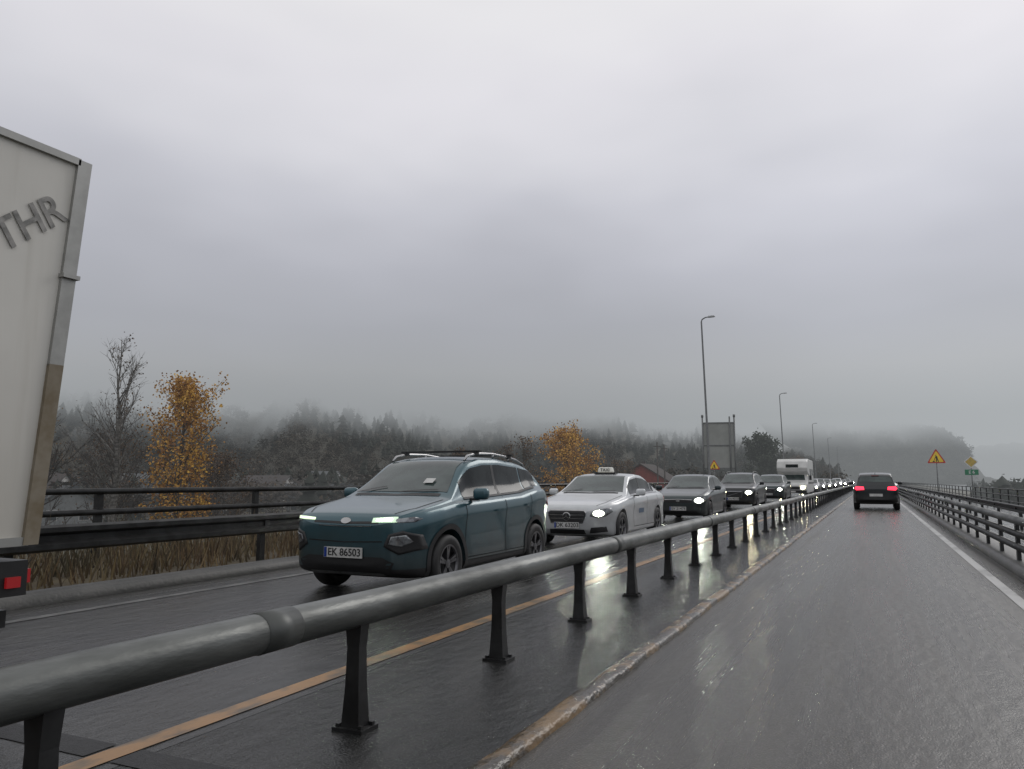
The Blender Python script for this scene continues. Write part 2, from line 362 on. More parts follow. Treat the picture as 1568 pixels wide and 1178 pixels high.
def blades(name,n,x0,x1,y0,y1,zf,h,mat,lean=.25,wd=.012):
    x=rng.uniform(x0,x1,n); t=rng.uniform(0,1,n)**1.6; y=y0+(y1-y0)*t; z=np.array([zf(a) for a in x]); hh=h*rng.uniform(.4,1.2,n)*(.6+.6*np.sin(x*3+y*.9)**2)
    a=rng.uniform(0,6.28,n); lx=rng.normal(0,lean,n)*hh; ly=rng.normal(0,lean,n)*hh; ww=wd*(1+y/40.)
    V=np.stack([np.stack([x-np.cos(a)*ww,y-np.sin(a)*ww,z],1),np.stack([x+np.cos(a)*ww,y+np.sin(a)*ww,z],1),np.stack([x+lx,y+ly,z+hh],1)],1).reshape(-1,3)
    F=np.arange(3*n).reshape(-1,3); return mk(name,V.tolist(),F.tolist(),mat)
m_grass=M('dry_grass',(.18,.12,.06),.8,c2=(.07,.058,.03),scale=.8,coord='World',island=.5,haze=HZ)
m_verge=M('verge_soil',(.06,.045,.026),.9,c2=(.09,.07,.036),scale=1.5,coord='World',haze=HZ,bump=.8,bscale=12)
sheet('verge',-12.1,-8.31,Y0,Y1,.0,m_verge)
blades('verge_grass',26000,-13.5,-9.0,-2,110,lambda a:0. if a>-12.1 else -.5,.62,m_grass)
# ------------------------------------------------------------------ trees
def tree(name,loc,H,spread,mats,leafn=0,leafsize=.15,seed=1,trunk_r=None,limbs=16,start=.2,upright=.8,twigs=5,leaf_lo=.3,shape='oval',lean=0.):
    R=random.Random(seed); e=empty(name,loc); B=[]; tips=[]
    tr=trunk_r or H*.013
    n=10; tp=[];px=py=0
    for i in range(n+1):
        t=i/n; px+=R.uniform(-.012,.012)*H+lean*H/n; py+=R.uniform(-.012,.012)*H; tp.append(Vector((px,py,t*H*.97)))
    tp[0]=Vector((0,0,-.3))
    B.append(tubevf(tp,[tr*(1.25-1.17*i/n) for i in range(n+1)],7))
    for k in range(limbs):
        t=start+(1-start)*(k+R.random())/limbs*.97; i=min(int(t*n),n-1); p=tp[i].lerp(tp[i+1],t*n-i)
        prof=math.sin(math.pi*min(1,max(.05,(t-start)/(1-start)*.85+.15)))**.7
        L=spread*prof*R.uniform(.65,1.15); an=R.uniform(0,6.28)
        d=Vector((math.cos(an),math.sin(an),upright*R.uniform(.6,1.3))).normalized()
        q=[p.copy()];c=p.copy()
        for s in range(5):
            d=(d+Vector((R.uniform(-.2,.2),R.uniform(-.2,.2),R.uniform(-.05,.18)))).normalized(); c=c+d*L/5; q.append(c.copy())
        r0=tr*(1.05-t)*.5+.006
        B.append(tubevf(q,[r0*(1-.8*s/5)+.003 for s in range(6)],5,False))
        for tw in range(twigs):
            s=R.uniform(.25,1)*5; i2=min(int(s),4); a=q[i2].lerp(q[i2+1],s-i2)
            d2=(d+Vector((R.uniform(-1,1),R.uniform(-1,1),R.uniform(-.3,.8)))).normalized(); l2=L*R.uniform(.2,.5)
            m1=a+d2*l2*.5+Vector((R.uniform(-.1,.1),R.uniform(-.1,.1),.05))*l2; b=a+d2*l2
            B.append(tubevf([a,m1,b],[r0*.3+.003,r0*.2+.003,.003],4,False)); tips+= [m1,b,a.lerp(m1,.5)]
            for w2 in range(2):
                d3=(d2+Vector((R.uniform(-1,1),R.uniform(-1,1),R.uniform(-.2,.8)))).normalized(); c3=m1+d3*l2*.5
                B.append(tubevf([m1,c3],[.007,.003],3,False)); tips.append(c3)
        tips.append(q[-1])
    v,f=join(B); mk('branches',v,f,mats[0],e,True)
    if leafn:
        tips=[t for t in tips if t.z>H*leaf_lo]; V=[];F=[]
        for i in range(leafn):
            t=R.choice(tips); sg=spread*.075
            c=t+Vector((R.gauss(0,sg),R.gauss(0,sg),R.gauss(0,sg)))
            a=Vector((R.gauss(0,1),R.gauss(0,1),R.gauss(0,1))).normalized(); b=a.orthogonal().normalized(); s=leafsize*R.uniform(.5,1.2)
            o=len(V); V+=[c-a*s*.5,c+b*s*.35,c+a*s*.5,c-b*s*.35]; F.append((o,o+1,o+2,o+3))
        mk('leaves',V,F,mats[1],e)
    return e
TH=(300,400,1300.)
m_bark=M('bare_bark',(.05,.043,.038),.9,c2=(.085,.075,.068),scale=3,haze=TH)
m_birch=M('birch_bark',(.20,.19,.175),.8,c2=(.06,.055,.05),scale=2.5,haze=TH,stretch=(1,1,3))
m_oleaf=M('orange_leaves',(.54,.29,.05),.7,c2=(.34,.16,.035),scale=.6,island=.5,haze=TH)
m_rleaf=M('rust_leaves',(.12,.068,.035),.8,c2=(.07,.045,.028),scale=.5,island=.5,haze=TH)
m_dleaf=M('dark_leaves',(.03,.04,.022),.8,c2=(.015,.02,.013),scale=.5,island=.5,haze=TH)
tree('autumn_birch_tree',(-36.0,32.4,-5),12.2,3.4,(m_bark,m_oleaf),8500,.17,3,limbs=46,start=.16,upright=1.2,twigs=6,leaf_lo=.22)
tree('bare_birch_tree',(-38.2,29.2,-5),14.6,3.0,(m_birch,m_rleaf),160,.13,5,limbs=34,start=.2,upright=1.9,twigs=7,lean=.01,leaf_lo=.7)
tree('bare_tree',(-40.5,31.5,-5),11.0,3.4,(m_bark,m_rleaf),500,.12,6,limbs=44,start=.12,upright=1.3,twigs=9)
tree('bare_tree',(-41.5,27.6,-5),10.4,3.6,(m_bark,m_rleaf),600,.12,8,limbs=44,start=.1,upright=1.2,twigs=9)
tree('bare_tree',(-41,24.4,-5),9.8,3.6,(m_bark,m_rleaf),600,.12,9,limbs=44,start=.1,upright=1.2,twigs=9)
tree('bare_tree',(-46,36.0,-5),9.0,3.6,(m_bark,m_rleaf),2200,.15,10,limbs=36,start=.1,upright=1.2,twigs=8)
tree('bare_tree',(-44,43.0,-5),7.8,3.4,(m_bark,m_rleaf),2000,.15,12,limbs=34,start=.1,upright=1.,twigs=8)
tree('bare_tree',(-39,38.0,-5),7.4,3.4,(m_bark,m_rleaf),2200,.15,14,limbs=34,start=.1,upright=1.,twigs=8)
tree('autumn_maple_tree',(-28.6,75.6,-5),11.4,3.8,(m_bark,m_oleaf),7000,.25,13,limbs=36,start=.10,upright=.9,twigs=6,leaf_lo=.15)
for i,(x,y,h) in enumerate([(-32.5,72,10.8),(-36,77,10.2),(-41,74,9.6),(-26,84,8.4),(-29,98,8.8)]):
    tree('bare_tree',(x,y,-5),h,2.8,(m_bark,m_rleaf),900+200*(i%3),.2,20+i,limbs=30,start=.1,upright=1.3,twigs=7)
tree('dark_broadleaf_tree',(-18.6,157,-5),14.6,5.0,(m_bark,m_dleaf),7200,.55,31,limbs=40,start=.08,upright=.8,twigs=6,leaf_lo=.1)
tree('autumn_maple_tree',(-16,190,-5),11.5,3.4,(m_bark,m_rleaf),2200,.4,33,limbs=26,start=.1,upright=1.,twigs=5,leaf_lo=.12)
# ------------------------------------------------------------------ masses of distant trees
def conifer_proto(R,tiers=6,k=8):
    V=[];F=[]; fat=R.uniform(.8,1.5)
    for t in range(tiers):
        z0=.05+.8*t/tiers+R.uniform(-.02,.02); z1=z0+.30*(1-.35*t/tiers); r=(.17*(1-t/tiers)**.75+.02)*fat; o=len(V); V.append((R.uniform(-.02,.02),R.uniform(-.02,.02),min(z1,1.)))
        for j in range(k):
            a=6.283*j/k+R.uniform(-.3,.3); rr=r*(1.2 if j%2 else .6)*R.uniform(.7,1.3); V.append((rr*math.cos(a),rr*math.sin(a),z0+R.uniform(-.04,.04)))
        for j in range(k): F.append((o,o+1+j,o+1+(j+1)%k))
    return np.array(V),np.array(F)
def decid_proto(R,n=130):
    V=[];F=[]
    cl=[(R.gauss(0,.14),R.gauss(0,.14),.3+.5*R.random()) for _ in range(10)]
    for i in range(n):
        c=R.choice(cl); p=Vector((c[0]+R.gauss(0,.08),c[1]+R.gauss(0,.08),c[2]+R.gauss(0,.09)))
        a=Vector((R.gauss(0,1),R.gauss(0,1),R.gauss(0,1))).normalized(); b=a.orthogonal().normalized(); s=R.uniform(.03,.075); o=len(V)
        V+=[p-a*s,p+b*s,p+a*s]; F.append((o,o+1,o+2))
    V+=[(.012,0,0),(-.012,.0,0),(0,0,.8)]; F.append((len(V)-3,len(V)-2,len(V)-1))
    return np.array([tuple(v) for v in V]),np.array(F)
RR_=random.Random(11)
con=[conifer_proto(RR_) for _ in range(10)]; dec=[decid_proto(RR_) for _ in range(8)]
def mass(name,pts,protos,mat,hmin,hmax,wf=1.0):
    AV=[];AF=[];o=0
    for (x,y,z) in pts:
        pv,pf=protos[rng.integers(len(protos))]; h=rng.uniform(hmin,hmax)*(1.3 if rng.random()<.10 else 1); a=rng.uniform(0,6.28); c,s=math.cos(a),math.sin(a); ws=h*wf*rng.uniform(.8,1.3)
        q=np.empty_like(pv,dtype=float); q[:,0]=(pv[:,0]*c-pv[:,1]*s)*ws+x; q[:,1]=(pv[:,0]*s+pv[:,1]*c)*ws+y; q[:,2]=pv[:,2]*h+z-.3
        AV.append(q); AF.append(pf+o); o+=len(pv)
    V=np.concatenate(AV); F=np.concatenate(AF).astype(np.int32)
    me=bpy.data.meshes.new(name); me.vertices.add(len(V)); me.vertices.foreach_set('co',V.astype(np.float32).ravel())
    me.loops.add(F.size); me.loops.foreach_set('vertex_index',F.ravel()); me.polygons.add(len(F)); me.polygons.foreach_set('loop_start',np.arange(0,F.size,3,dtype=np.int32)); me.update(calc_edges=True); me.validate()
    me.materials.append(mat); ob=bpy.data.objects.new(name,me); COL.objects.link(ob); return ob
def sm(x): x=max(0,min(1,x)); return x*x*(3-2*x)
def hillz(a,r):
    base=300+6*max(0,(40-a)); t=sm((r-base)/(560.))
    n=10*math.sin(a*.35+1)+7*math.sin(a*.9+r*.006)+4*math.sin(a*2.3+r*.02)
    H=112+n
    H*=sm((a-1)/9)
    return -5+t*H+ (n*.5*sm((r-base)/150) )
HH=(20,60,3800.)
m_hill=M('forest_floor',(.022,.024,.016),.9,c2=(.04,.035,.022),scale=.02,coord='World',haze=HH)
A=np.arange(2,100,1.5); Rr=np.arange(230,1100,18)
V=[(-r*math.sin(math.radians(a)),r*math.cos(math.radians(a)),hillz(a,r)-(.8 if r>260 else 3)) for r in Rr for a in A]
n=len(A); F=[(j*n+i,j*n+i+1,(j+1)*n+i+1,(j+1)*n+i) for j in range(len(Rr)-1) for i in range(n-1)]
mk('forested_hill',V,F,m_hill,smooth=True)
cp=[];dp=[]
for _ in range(10500):
    a=rng.uniform(2,95); r=math.sqrt(rng.uniform(270**2,820**2)); z=hillz(a,r)
    p=(-r*math.sin(math.radians(a)),r*math.cos(math.radians(a)),z)
    if z>74: continue
    pn=math.sin(p[0]*.021+1)*math.sin(p[1]*.017)+rng.normal(0,.4)
    (cp if pn>.12 else dp).append(p)
m_con=M('conifer_forest',(.010,.014,.011),.9,c2=(.020,.024,.017),scale=.03,coord='World',island=.3,haze=HH)
m_dec=M('autumn_forest',(.024,.022,.016),.9,c2=(.046,.034,.021),scale=.02,coord='World',island=.4,haze=HH)
mass('conifer_forest',cp,con,m_con,6,12,1.2); mass('autumn_forest',dp,dec,m_dec,6,10,1.1)
vp=[];vd=[]
for _ in range(1900):
    a=rng.uniform(7,80); r=rng.uniform(110,330); x=-r*math.sin(math.radians(a)); y=r*math.cos(math.radians(a))
    if x>-24 or (abs(math.degrees(math.atan2(-x,y))-15.2)<2.2 and r<128): continue
    (vp if rng.random()<.2 else vd).append((x,y,-5))
m_vc=M('valley_conifers',(.014,.019,.014),.9,c2=(.026,.03,.02),scale=.05,coord='World',island=.35,haze=TH)
m_vd=M('valley_trees',(.030,.024,.019),.9,c2=(.055,.037,.023),scale=.04,coord='World',island=.5,haze=TH)
mass('valley_conifers',vp,con,m_vc,5,9,1.2); mass('valley_trees',vd,dec,m_vd,4,8,1.2)
rp_=[];
for _ in range(70):
    y=rng.uniform(240,520); x=y*rng.uniform(.10,.26); rp_.append((x,y,-5))
for _ in range(30):
    y=rng.uniform(150,190); x=y*rng.uniform(.125,.155); rp_.append((x,y,-5))
mass('riverside_trees',rp_,con+dec,m_vc,4.5,8,1.3)
def farhill(name,prof,r0,depth,mat,seed):
    a0=prof[0][0]; a1=prof[-1][0]; A=np.linspace(a0,a1,160); V=[];F=[]
    hs=np.interp(A,[p[0] for p in prof],[p[1] for p in prof]); steps=14
    hs=hs+np.convolve(rng.normal(0,5,len(A)),[.25,.5,.25],'same')*(hs>20)
    for j in range(steps+1):
        t=j/steps
        for a,h in zip(A,hs):
            r=r0+depth*t; z=-6+h*sm(t*1.05)+ (rng.normal(0,1.6) if j else 0); V.append((r*math.sin(math.radians(a)),r*math.cos(math.radians(a)),z))
    n=len(A); F=[(j*n+i,j*n+i+1,(j+1)*n+i+1,(j+1)*n+i) for j in range(steps) for i in range(n-1)]
    return mk(name,V,F,mat,smooth=True)
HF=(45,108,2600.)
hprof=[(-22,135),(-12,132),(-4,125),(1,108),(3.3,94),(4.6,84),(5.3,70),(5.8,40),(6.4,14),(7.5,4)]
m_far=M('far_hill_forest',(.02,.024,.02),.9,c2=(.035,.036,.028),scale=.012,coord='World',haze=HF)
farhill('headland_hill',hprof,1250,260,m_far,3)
hp=[]
for _ in range(3200):
    a=rng.uniform(-14,5.7); t=rng.uniform(0,.95); h=np.interp(a,[p[0] for p in hprof],[p[1] for p in hprof]); r=1250+260*t
    hp.append((r*math.sin(math.radians(a)),r*math.cos(math.radians(a)),-7+h*sm(t*1.05)))
m_fc=M('headland_forest',(.014,.018,.014),.9,c2=(.03,.034,.024),scale=.012,coord='World',island=.2,haze=HF)
mass('headland_forest',hp,con+dec,m_fc,7,13,1.8)
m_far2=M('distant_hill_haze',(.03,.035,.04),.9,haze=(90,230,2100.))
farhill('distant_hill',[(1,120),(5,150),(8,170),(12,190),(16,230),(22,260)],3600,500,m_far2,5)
m_riv=M('river_water',(.03,.035,.035),.08,coord='World',bump=.12,bscale=.8,haze=HZ)
mk('river',[(45,150,-4.9),(520,150,-4.9),(900,3400,-4.9),(110,3400,-4.9)],[(0,1,2,3)],m_riv)
# ------------------------------------------------------------------ houses
def house(name,loc,rot,w_,d_,h_,rh,wall,roof,fl=2):
    e=empty(name,loc,(0,0,math.radians(rot)))
    v=[(-w_/2,-d_/2,0),(w_/2,-d_/2,0),(w_/2,d_/2,0),(-w_/2,d_/2,0),(-w_/2,-d_/2,h_),(w_/2,-d_/2,h_),(w_/2,d_/2,h_),(-w_/2,d_/2,h_),(-w_/2,0,h_+rh),(w_/2,0,h_+rh)]
    f=[(0,1,5,4),(2,3,7,6),(1,2,6,9,5),(3,0,4,8,7)]
    mk('walls',v,f,wall,e)
    o=.45;t=.16;P=[]
    for s in(-1,1):
        yb=s*(d_/2+o); zb=h_-rh*o/(d_/2)
        q=[(-w_/2-o,yb,zb+.02),(w_/2+o,yb,zb+.02),(w_/2+o,0,h_+rh+.02),(-w_/2-o,0,h_+rh+.02)]; q+=[(a,b,c+t) for a,b,c in q]
        P.append((q,[(0,1,2,3),(4,5,6,7),(0,1,5,4),(1,2,6,5),(2,3,7,6),(3,0,4,7)]))
    P.append(boxvf(w_*.2,d_*.12,h_+rh,.6,.6,1.2)); v,f=join(P); mk('roof',v,f,roof,e)
    W=[];T=[]
    for s in(-1,1):
        k=max(2,int(w_/2.4))
        for l in range(fl):
            z=1.4+l*2.6
            if z>h_-.5: continue
            for i in range(k):
                x=-w_/2+w_*(i+.5)/k
                if l==0 and i==k//2 and s==-1: W.append(boxvf(x,s*(d_/2+.03),1.05,.95,.05,2.1)); continue
                T.append(boxvf(x,s*(d_/2+.02),z,1.2,.06,1.25)); W.append(boxvf(x,s*(d_/2+.04),z,1.05,.06,1.1))
        for i in(-1,1):
            T.append(boxvf(s*(w_/2+.02),i*d_*.22,h_-.9,.06,1.12,1.22)); W.append(boxvf(s*(w_/2+.04),i*d_*.22,h_-.9,.06,1.,1.1))
    v,f=join(T); mk('window_frames',v,f,m_hwhite,e); v,f=join(W); mk('windows',v,f,m_hwin,e)
m_hwhite=M('white_boards',(.50,.49,.47),.6,scale=2,haze=TH); m_hred=M('red_boards',(.22,.04,.03),.7,scale=2,haze=TH); m_hoch=M('ochre_boards',(.38,.27,.13),.7,scale=2,haze=TH)
m_hgrey=M('grey_boards',(.20,.21,.21),.7,scale=2,haze=TH)
m_hwin=M('house_window',(.03,.035,.04),.3,haze=TH); m_roof=M('roof_tiles',(.05,.045,.045),.85,c2=(.08,.065,.06),scale=3,haze=TH,spec=.2); m_roofg=M('roof_sheet',(.08,.085,.09),.8,haze=TH,spec=.2)
house('red_wooden_house',(-32.2,120,-4.2),92,9,8.2,5.4,2.5,m_hred,m_roof)
hs=[(-104,92,20,m_hwhite),(-118,110,-15,m_hwhite),(-96,120,40,m_hgrey),(-132,84,5,m_hwhite),(-150,100,60,m_hoch),(-110,70,30,m_hwhite),(-88,62,-30,m_hgrey),(-128,140,10,m_hwhite),(-150,160,-20,m_hred),(-70,150,35,m_hgrey),(-95,200,15,m_hwhite)]
nm={m_hwhite:'white_wooden_house',m_hred:'red_wooden_house',m_hoch:'ochre_wooden_house',m_hgrey:'grey_wooden_house'}
for i,(x,y,r,mt) in enumerate(hs): house(nm[mt],(x,y,-5),r,9+i%3*2,7.5,3.2+(i%2)*1.8,2.3,mt,m_roof if i%2 else m_roofg,1+i%2)
for x,y,mt in [(-262,214,m_hwhite),(-215,270,m_hwhite),(-330,180,m_hgrey),(-180,300,m_hwhite)]:
    a=math.degrees(math.atan2(-x,y)); r=math.hypot(x,y); house(nm[mt],(x,y,hillz(a,r)+.3),rng.uniform(-40,40),12,8,5,2.8,mt,m_roofg,2)
# ------------------------------------------------------------------ street furniture
m_pole=M('lamp_pole_steel',(.16,.165,.165),.5,.4,haze=TH); m_lhead=M('lamp_head',(.35,.36,.36),.4,haze=TH)
def lamp(x,y,H=12.1,tilt=1.3):
    e=empty('street_lamp',(x,y,-.1),(0,math.radians(-tilt),0))
    v,f=tubevf([(0,0,0),(0,0,1.2),(0,0,1.25),(0,0,H-.25),(.06,0,H-.1),(.25,0,H),(.50,0,H+.03)],[.10,.10,.08,.05,.045,.04,.035],10); mk('pole',v,f,m_pole,e,True)
    v,f=boxvf(.66,0,H+.04,.50,.22,.09,.7); mk('lamp_head',v,f,m_lhead,e)
    v,f=boxvf(.66,0,H-.015,.36,.15,.02); mk('lens',v,f,m_lens,e)
    v,f=boxvf(0,0,.03,.34,.34,.06); mk('base',v,f,m_dsteel,e)
for x,y in((-9.5,50.8),(-9.7,100.3),(-9.6,156.5),(-9.6,212),(-9.6,268)): lamp(x,y)
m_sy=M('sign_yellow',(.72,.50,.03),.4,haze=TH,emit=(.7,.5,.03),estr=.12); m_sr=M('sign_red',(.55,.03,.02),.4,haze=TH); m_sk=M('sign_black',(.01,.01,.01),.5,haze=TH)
m_sg=M('sign_green',(.01,.20,.09),.4,haze=TH); m_sw=M('sign_white',(.75,.75,.75),.4,haze=TH); m_sback=M('sign_back_aluminium',(.34,.35,.33),.5,.2,c2=(.28,.29,.27),scale=.7,haze=TH)
m_sy2=M('sign_amber',(.55,.40,.08),.4,haze=TH)
def prism(pts,y,t):
    n=len(pts); V=[(a,y,b) for a,b in pts]+[(a,y+t,b) for a,b in pts]; F=[tuple(range(n)),tuple(range(n,2*n))[::-1]]+[(i,(i+1)%n,n+(i+1)%n,n+i) for i in range(n)]; return V,F
def tri(s,cz,rc=.10):
    P=[];h=s*.866
    for k,an in enumerate((90,210,330)):
        c=(math.cos(math.radians(an))*(h*2/3-2*rc*.5),cz+math.sin(math.radians(an))*(h*2/3-2*rc*.5))
        for d in(-60,-30,0,30,60): P.append((c[0]+rc*.5*math.cos(math.radians(an+d)),c[1]+rc*.5*math.sin(math.radians(an+d))))
    return P
def warn(x,y,cz,s,rot,z0=0.):
    e=empty('roadworks_warning_sign',(x,y,z0),(0,0,math.radians(rot))); cz-=z0
    v,f=tubevf([(0,.05,-.3),(0,.05,cz+.3)],.03,8); mk('post',v,f,m_pole,e,True)
    v,f=prism(tri(s,cz),0,.02); mk('red_border',v,f,m_sr,e)
    v,f=prism(tri(s*.78,cz-.0),-.006,.005); mk('yellow_face',v,f,m_sy,e)
    z=cz-.02; k=s
    P=[prism([(-.05*k+.0,z-.2*k),(.0,z-.2*k),(.05*k,z),(.0,z+.02*k)],-.013,.005),prism([(.08*k,z-.2*k),(.13*k,z-.2*k),(.07*k,z+.0),(.02*k,z+.0)],-.0145,.005),
       prism([(-.02*k,z),(.08*k,z+.0),(.04*k,z+.15*k),(-.05*k,z+.14*k)],-.016,.005),prism([(-.04*k,z+.17*k),(.01*k,z+.17*k),(.01*k,z+.22*k),(-.04*k,z+.22*k)],-.013,.005),
       prism([(-.22*k,z-.2*k),(-.08*k,z-.2*k),(-.13*k,z-.10*k)],-.0135,.005),prism([(-.04*k,z+.12*k),(-.14*k,z-.1*k),(-.12*k,z-.11*k),(-.02*k,z+.09*k)],-.018,.004)]
    v,f=join(P); mk('digging_worker_symbol',v,f,m_sk,e)
warn(3.65,54.6,2.66,1.05,0); warn(-10.6,58.3,2.35,.85,5)
e=empty('priority_road_sign',(6.4,63.6,0)); 
v,f=tubevf([(0,.05,-.5),(0,.05,3.05)],.035,8); mk('post',v,f,m_pole,e,True)
for nm_,s,yy,mt in(('white_border',.44,0,m_sw),('yellow_face',.36,-.006,m_sy2)):
    v,f=prism([(0,2.60-s),(s,2.60),(0,2.60+s),(-s,2.60)],yy,.02 if yy==0 else .005); mk(nm_,v,f,mt,e)
v,f=prism([(-.42,1.68),(.42,1.68),(.42,2.06),(-.42,2.06)],0,.02); mk('green_route_plate',v,f,m_sg,e)
textmesh('route_number','E 6',.3,m_sw,e,Matrix.Translation((0,-.008,1.87))@Matrix.Rotation(math.radians(90),4,'X'))
e=empty('road_direction_sign',(-10.75,61.4,-.1),(0,0,math.radians(12)))
v,f=join([boxvf(0,0,4.1,2.35,.05,3.6)]+[boxvf(0,.06,z,2.3,.06,.07) for z in(2.6,3.5,4.4,5.5)]); mk('panel',v,f,m_sback,e)
v,f=join([boxvf(0,-.05,z,2.5,.05,.09) for z in(2.33,4.1,5.87)]); mk('rails',v,f,m_pole,e)
v,f=join([tubevf([(x,-.12,0),(x,-.12,6.35)],.06,8) for x in(-1.2,-.85,.85,1.2)]+[tubevf([(x-.0,-.12,6.3),(x,-.12,6.5)],.09,8) for x in(-1.2,1.2)]); mk('posts',v,f,m_pole,e,True)
for x,y in((-26.5,104),(-27.5,112)):
    e=empty('utility_pole',(x,y,-5)); v,f=tubevf([(0,0,0),(0,0,11.5)],[.14,.09],8); mk('pole',v,f,m_bark,e,True)
    v,f=boxvf(0,0,10.9,1.0,.1,.1); mk('crossarm',v,f,m_bark,e)
# ------------------------------------------------------------------ cars
KINDS=dict(
 crossover=dict(L=4.18,wb=(.84,3.44),wr=.335,
  w=[(0,.56),(.04,.66),(.10,.74),(.22,.82),(.4,.87),(.7,.90),(2,.905),(3.4,.90),(3.80,.875),(4.0,.83),(4.12,.77),(4.18,.66)],
  zb=[(0,.36),(.08,.26),(.35,.20),(3.8,.22),(4.05,.30),(4.18,.42)],
  belt=[(0,.78),(.04,.855),(.12,.905),(.3,.945),(1.0,1.03),(2,1.06),(3.0,1.10),(3.5,1.17),(3.9,1.17),(4.1,1.06),(4.18,.90)],
  top=[(0,.80),(.04,.88),(.12,.935),(.3,.985),(.88,1.09),(1.02,1.12),(1.74,1.565),(2.1,1.625),(2.6,1.635),(3.2,1.59),(3.60,1.53),(3.74,1.48),(4.02,1.19),(4.11,1.07),(4.18,.92)],
  ws=(1.08,1.74),rw=(3.78,4.00),B=2.38,C=3.22),
 sedan=dict(L=4.88,wb=(.84,3.72),wr=.335,
  w=[(0,.52),(.05,.64),(.13,.75),(.28,.84),(.5,.895),(.8,.92),(2.4,.925),(3.9,.91),(4.4,.87),(4.7,.80),(4.82,.73),(4.88,.62)],
  zb=[(0,.34),(.1,.23),(.35,.18),(4.4,.2),(4.7,.28),(4.88,.42)],
  belt=[(0,.66),(.05,.73),(.15,.785),(.4,.84),(1.3,.94),(2.4,.975),(3.6,1.0),(4.3,.99),(4.75,.96),(4.85,.89),(4.88,.78)],
  top=[(0,.68),(.05,.76),(.15,.82),(.4,.88),(1.3,1.0),(1.42,1.03),(2.2,1.41),(2.7,1.465),(3.2,1.44),(3.5,1.38),(4.25,1.07),(4.5,1.04),(4.78,1.0),(4.88,.80)],
  ws=(1.48,2.2),rw=(3.62,4.18),B=2.72,C=3.62),
 hatch=dict(L=4.3,wb=(.82,3.42),wr=.32,
  w=[(0,.52),(.05,.64),(.13,.74),(.28,.82),(.5,.87),(.8,.89),(2,.895),(3.5,.885),(3.95,.85),(4.15,.80),(4.25,.73),(4.3,.62)],
  zb=[(0,.34),(.1,.23),(.35,.18),(3.9,.2),(4.2,.3),(4.3,.42)],
  belt=[(0,.66),(.05,.73),(.15,.79),(.4,.85),(1.05,.95),(2,.99),(3.4,1.04),(4.0,1.04),(4.2,.96),(4.3,.8)],
  top=[(0,.68),(.05,.76),(.15,.82),(.4,.89),(1.05,1.01),(1.15,1.04),(2.0,1.46),(2.4,1.51),(3.1,1.50),(3.7,1.42),(4.1,1.10),(4.2,.99),(4.3,.82)],
  ws=(1.2,1.97),rw=(3.78,4.07),B=2.5,C=3.4),
 suv=dict(L=4.68,wb=(.88,3.74),wr=.36,
  w=[(0,.60),(.04,.71),(.11,.80),(.25,.88),(.45,.93),(.8,.95),(2.4,.955),(3.9,.945),(4.3,.92),(4.52,.87),(4.62,.81),(4.68,.70)],
  zb=[(0,.38),(.08,.28),(.35,.23),(4.2,.25),(4.5,.32),(4.68,.45)],
  belt=[(0,.80),(.04,.88),(.12,.94),(.35,.98),(1.15,1.07),(2.4,1.10),(3.7,1.15),(4.3,1.15),(4.6,1.05),(4.68,.9)],
  top=[(0,.82),(.04,.91),(.12,.98),(.35,1.02),(1.15,1.13),(1.25,1.16),(2.05,1.60),(2.6,1.665),(3.4,1.65),(4.1,1.58),(4.25,1.5),(4.5,1.2),(4.6,1.08),(4.68,.92)],
  ws=(1.3,2.02),rw=(4.28,4.48),B=2.75,C=3.75))
cache={}
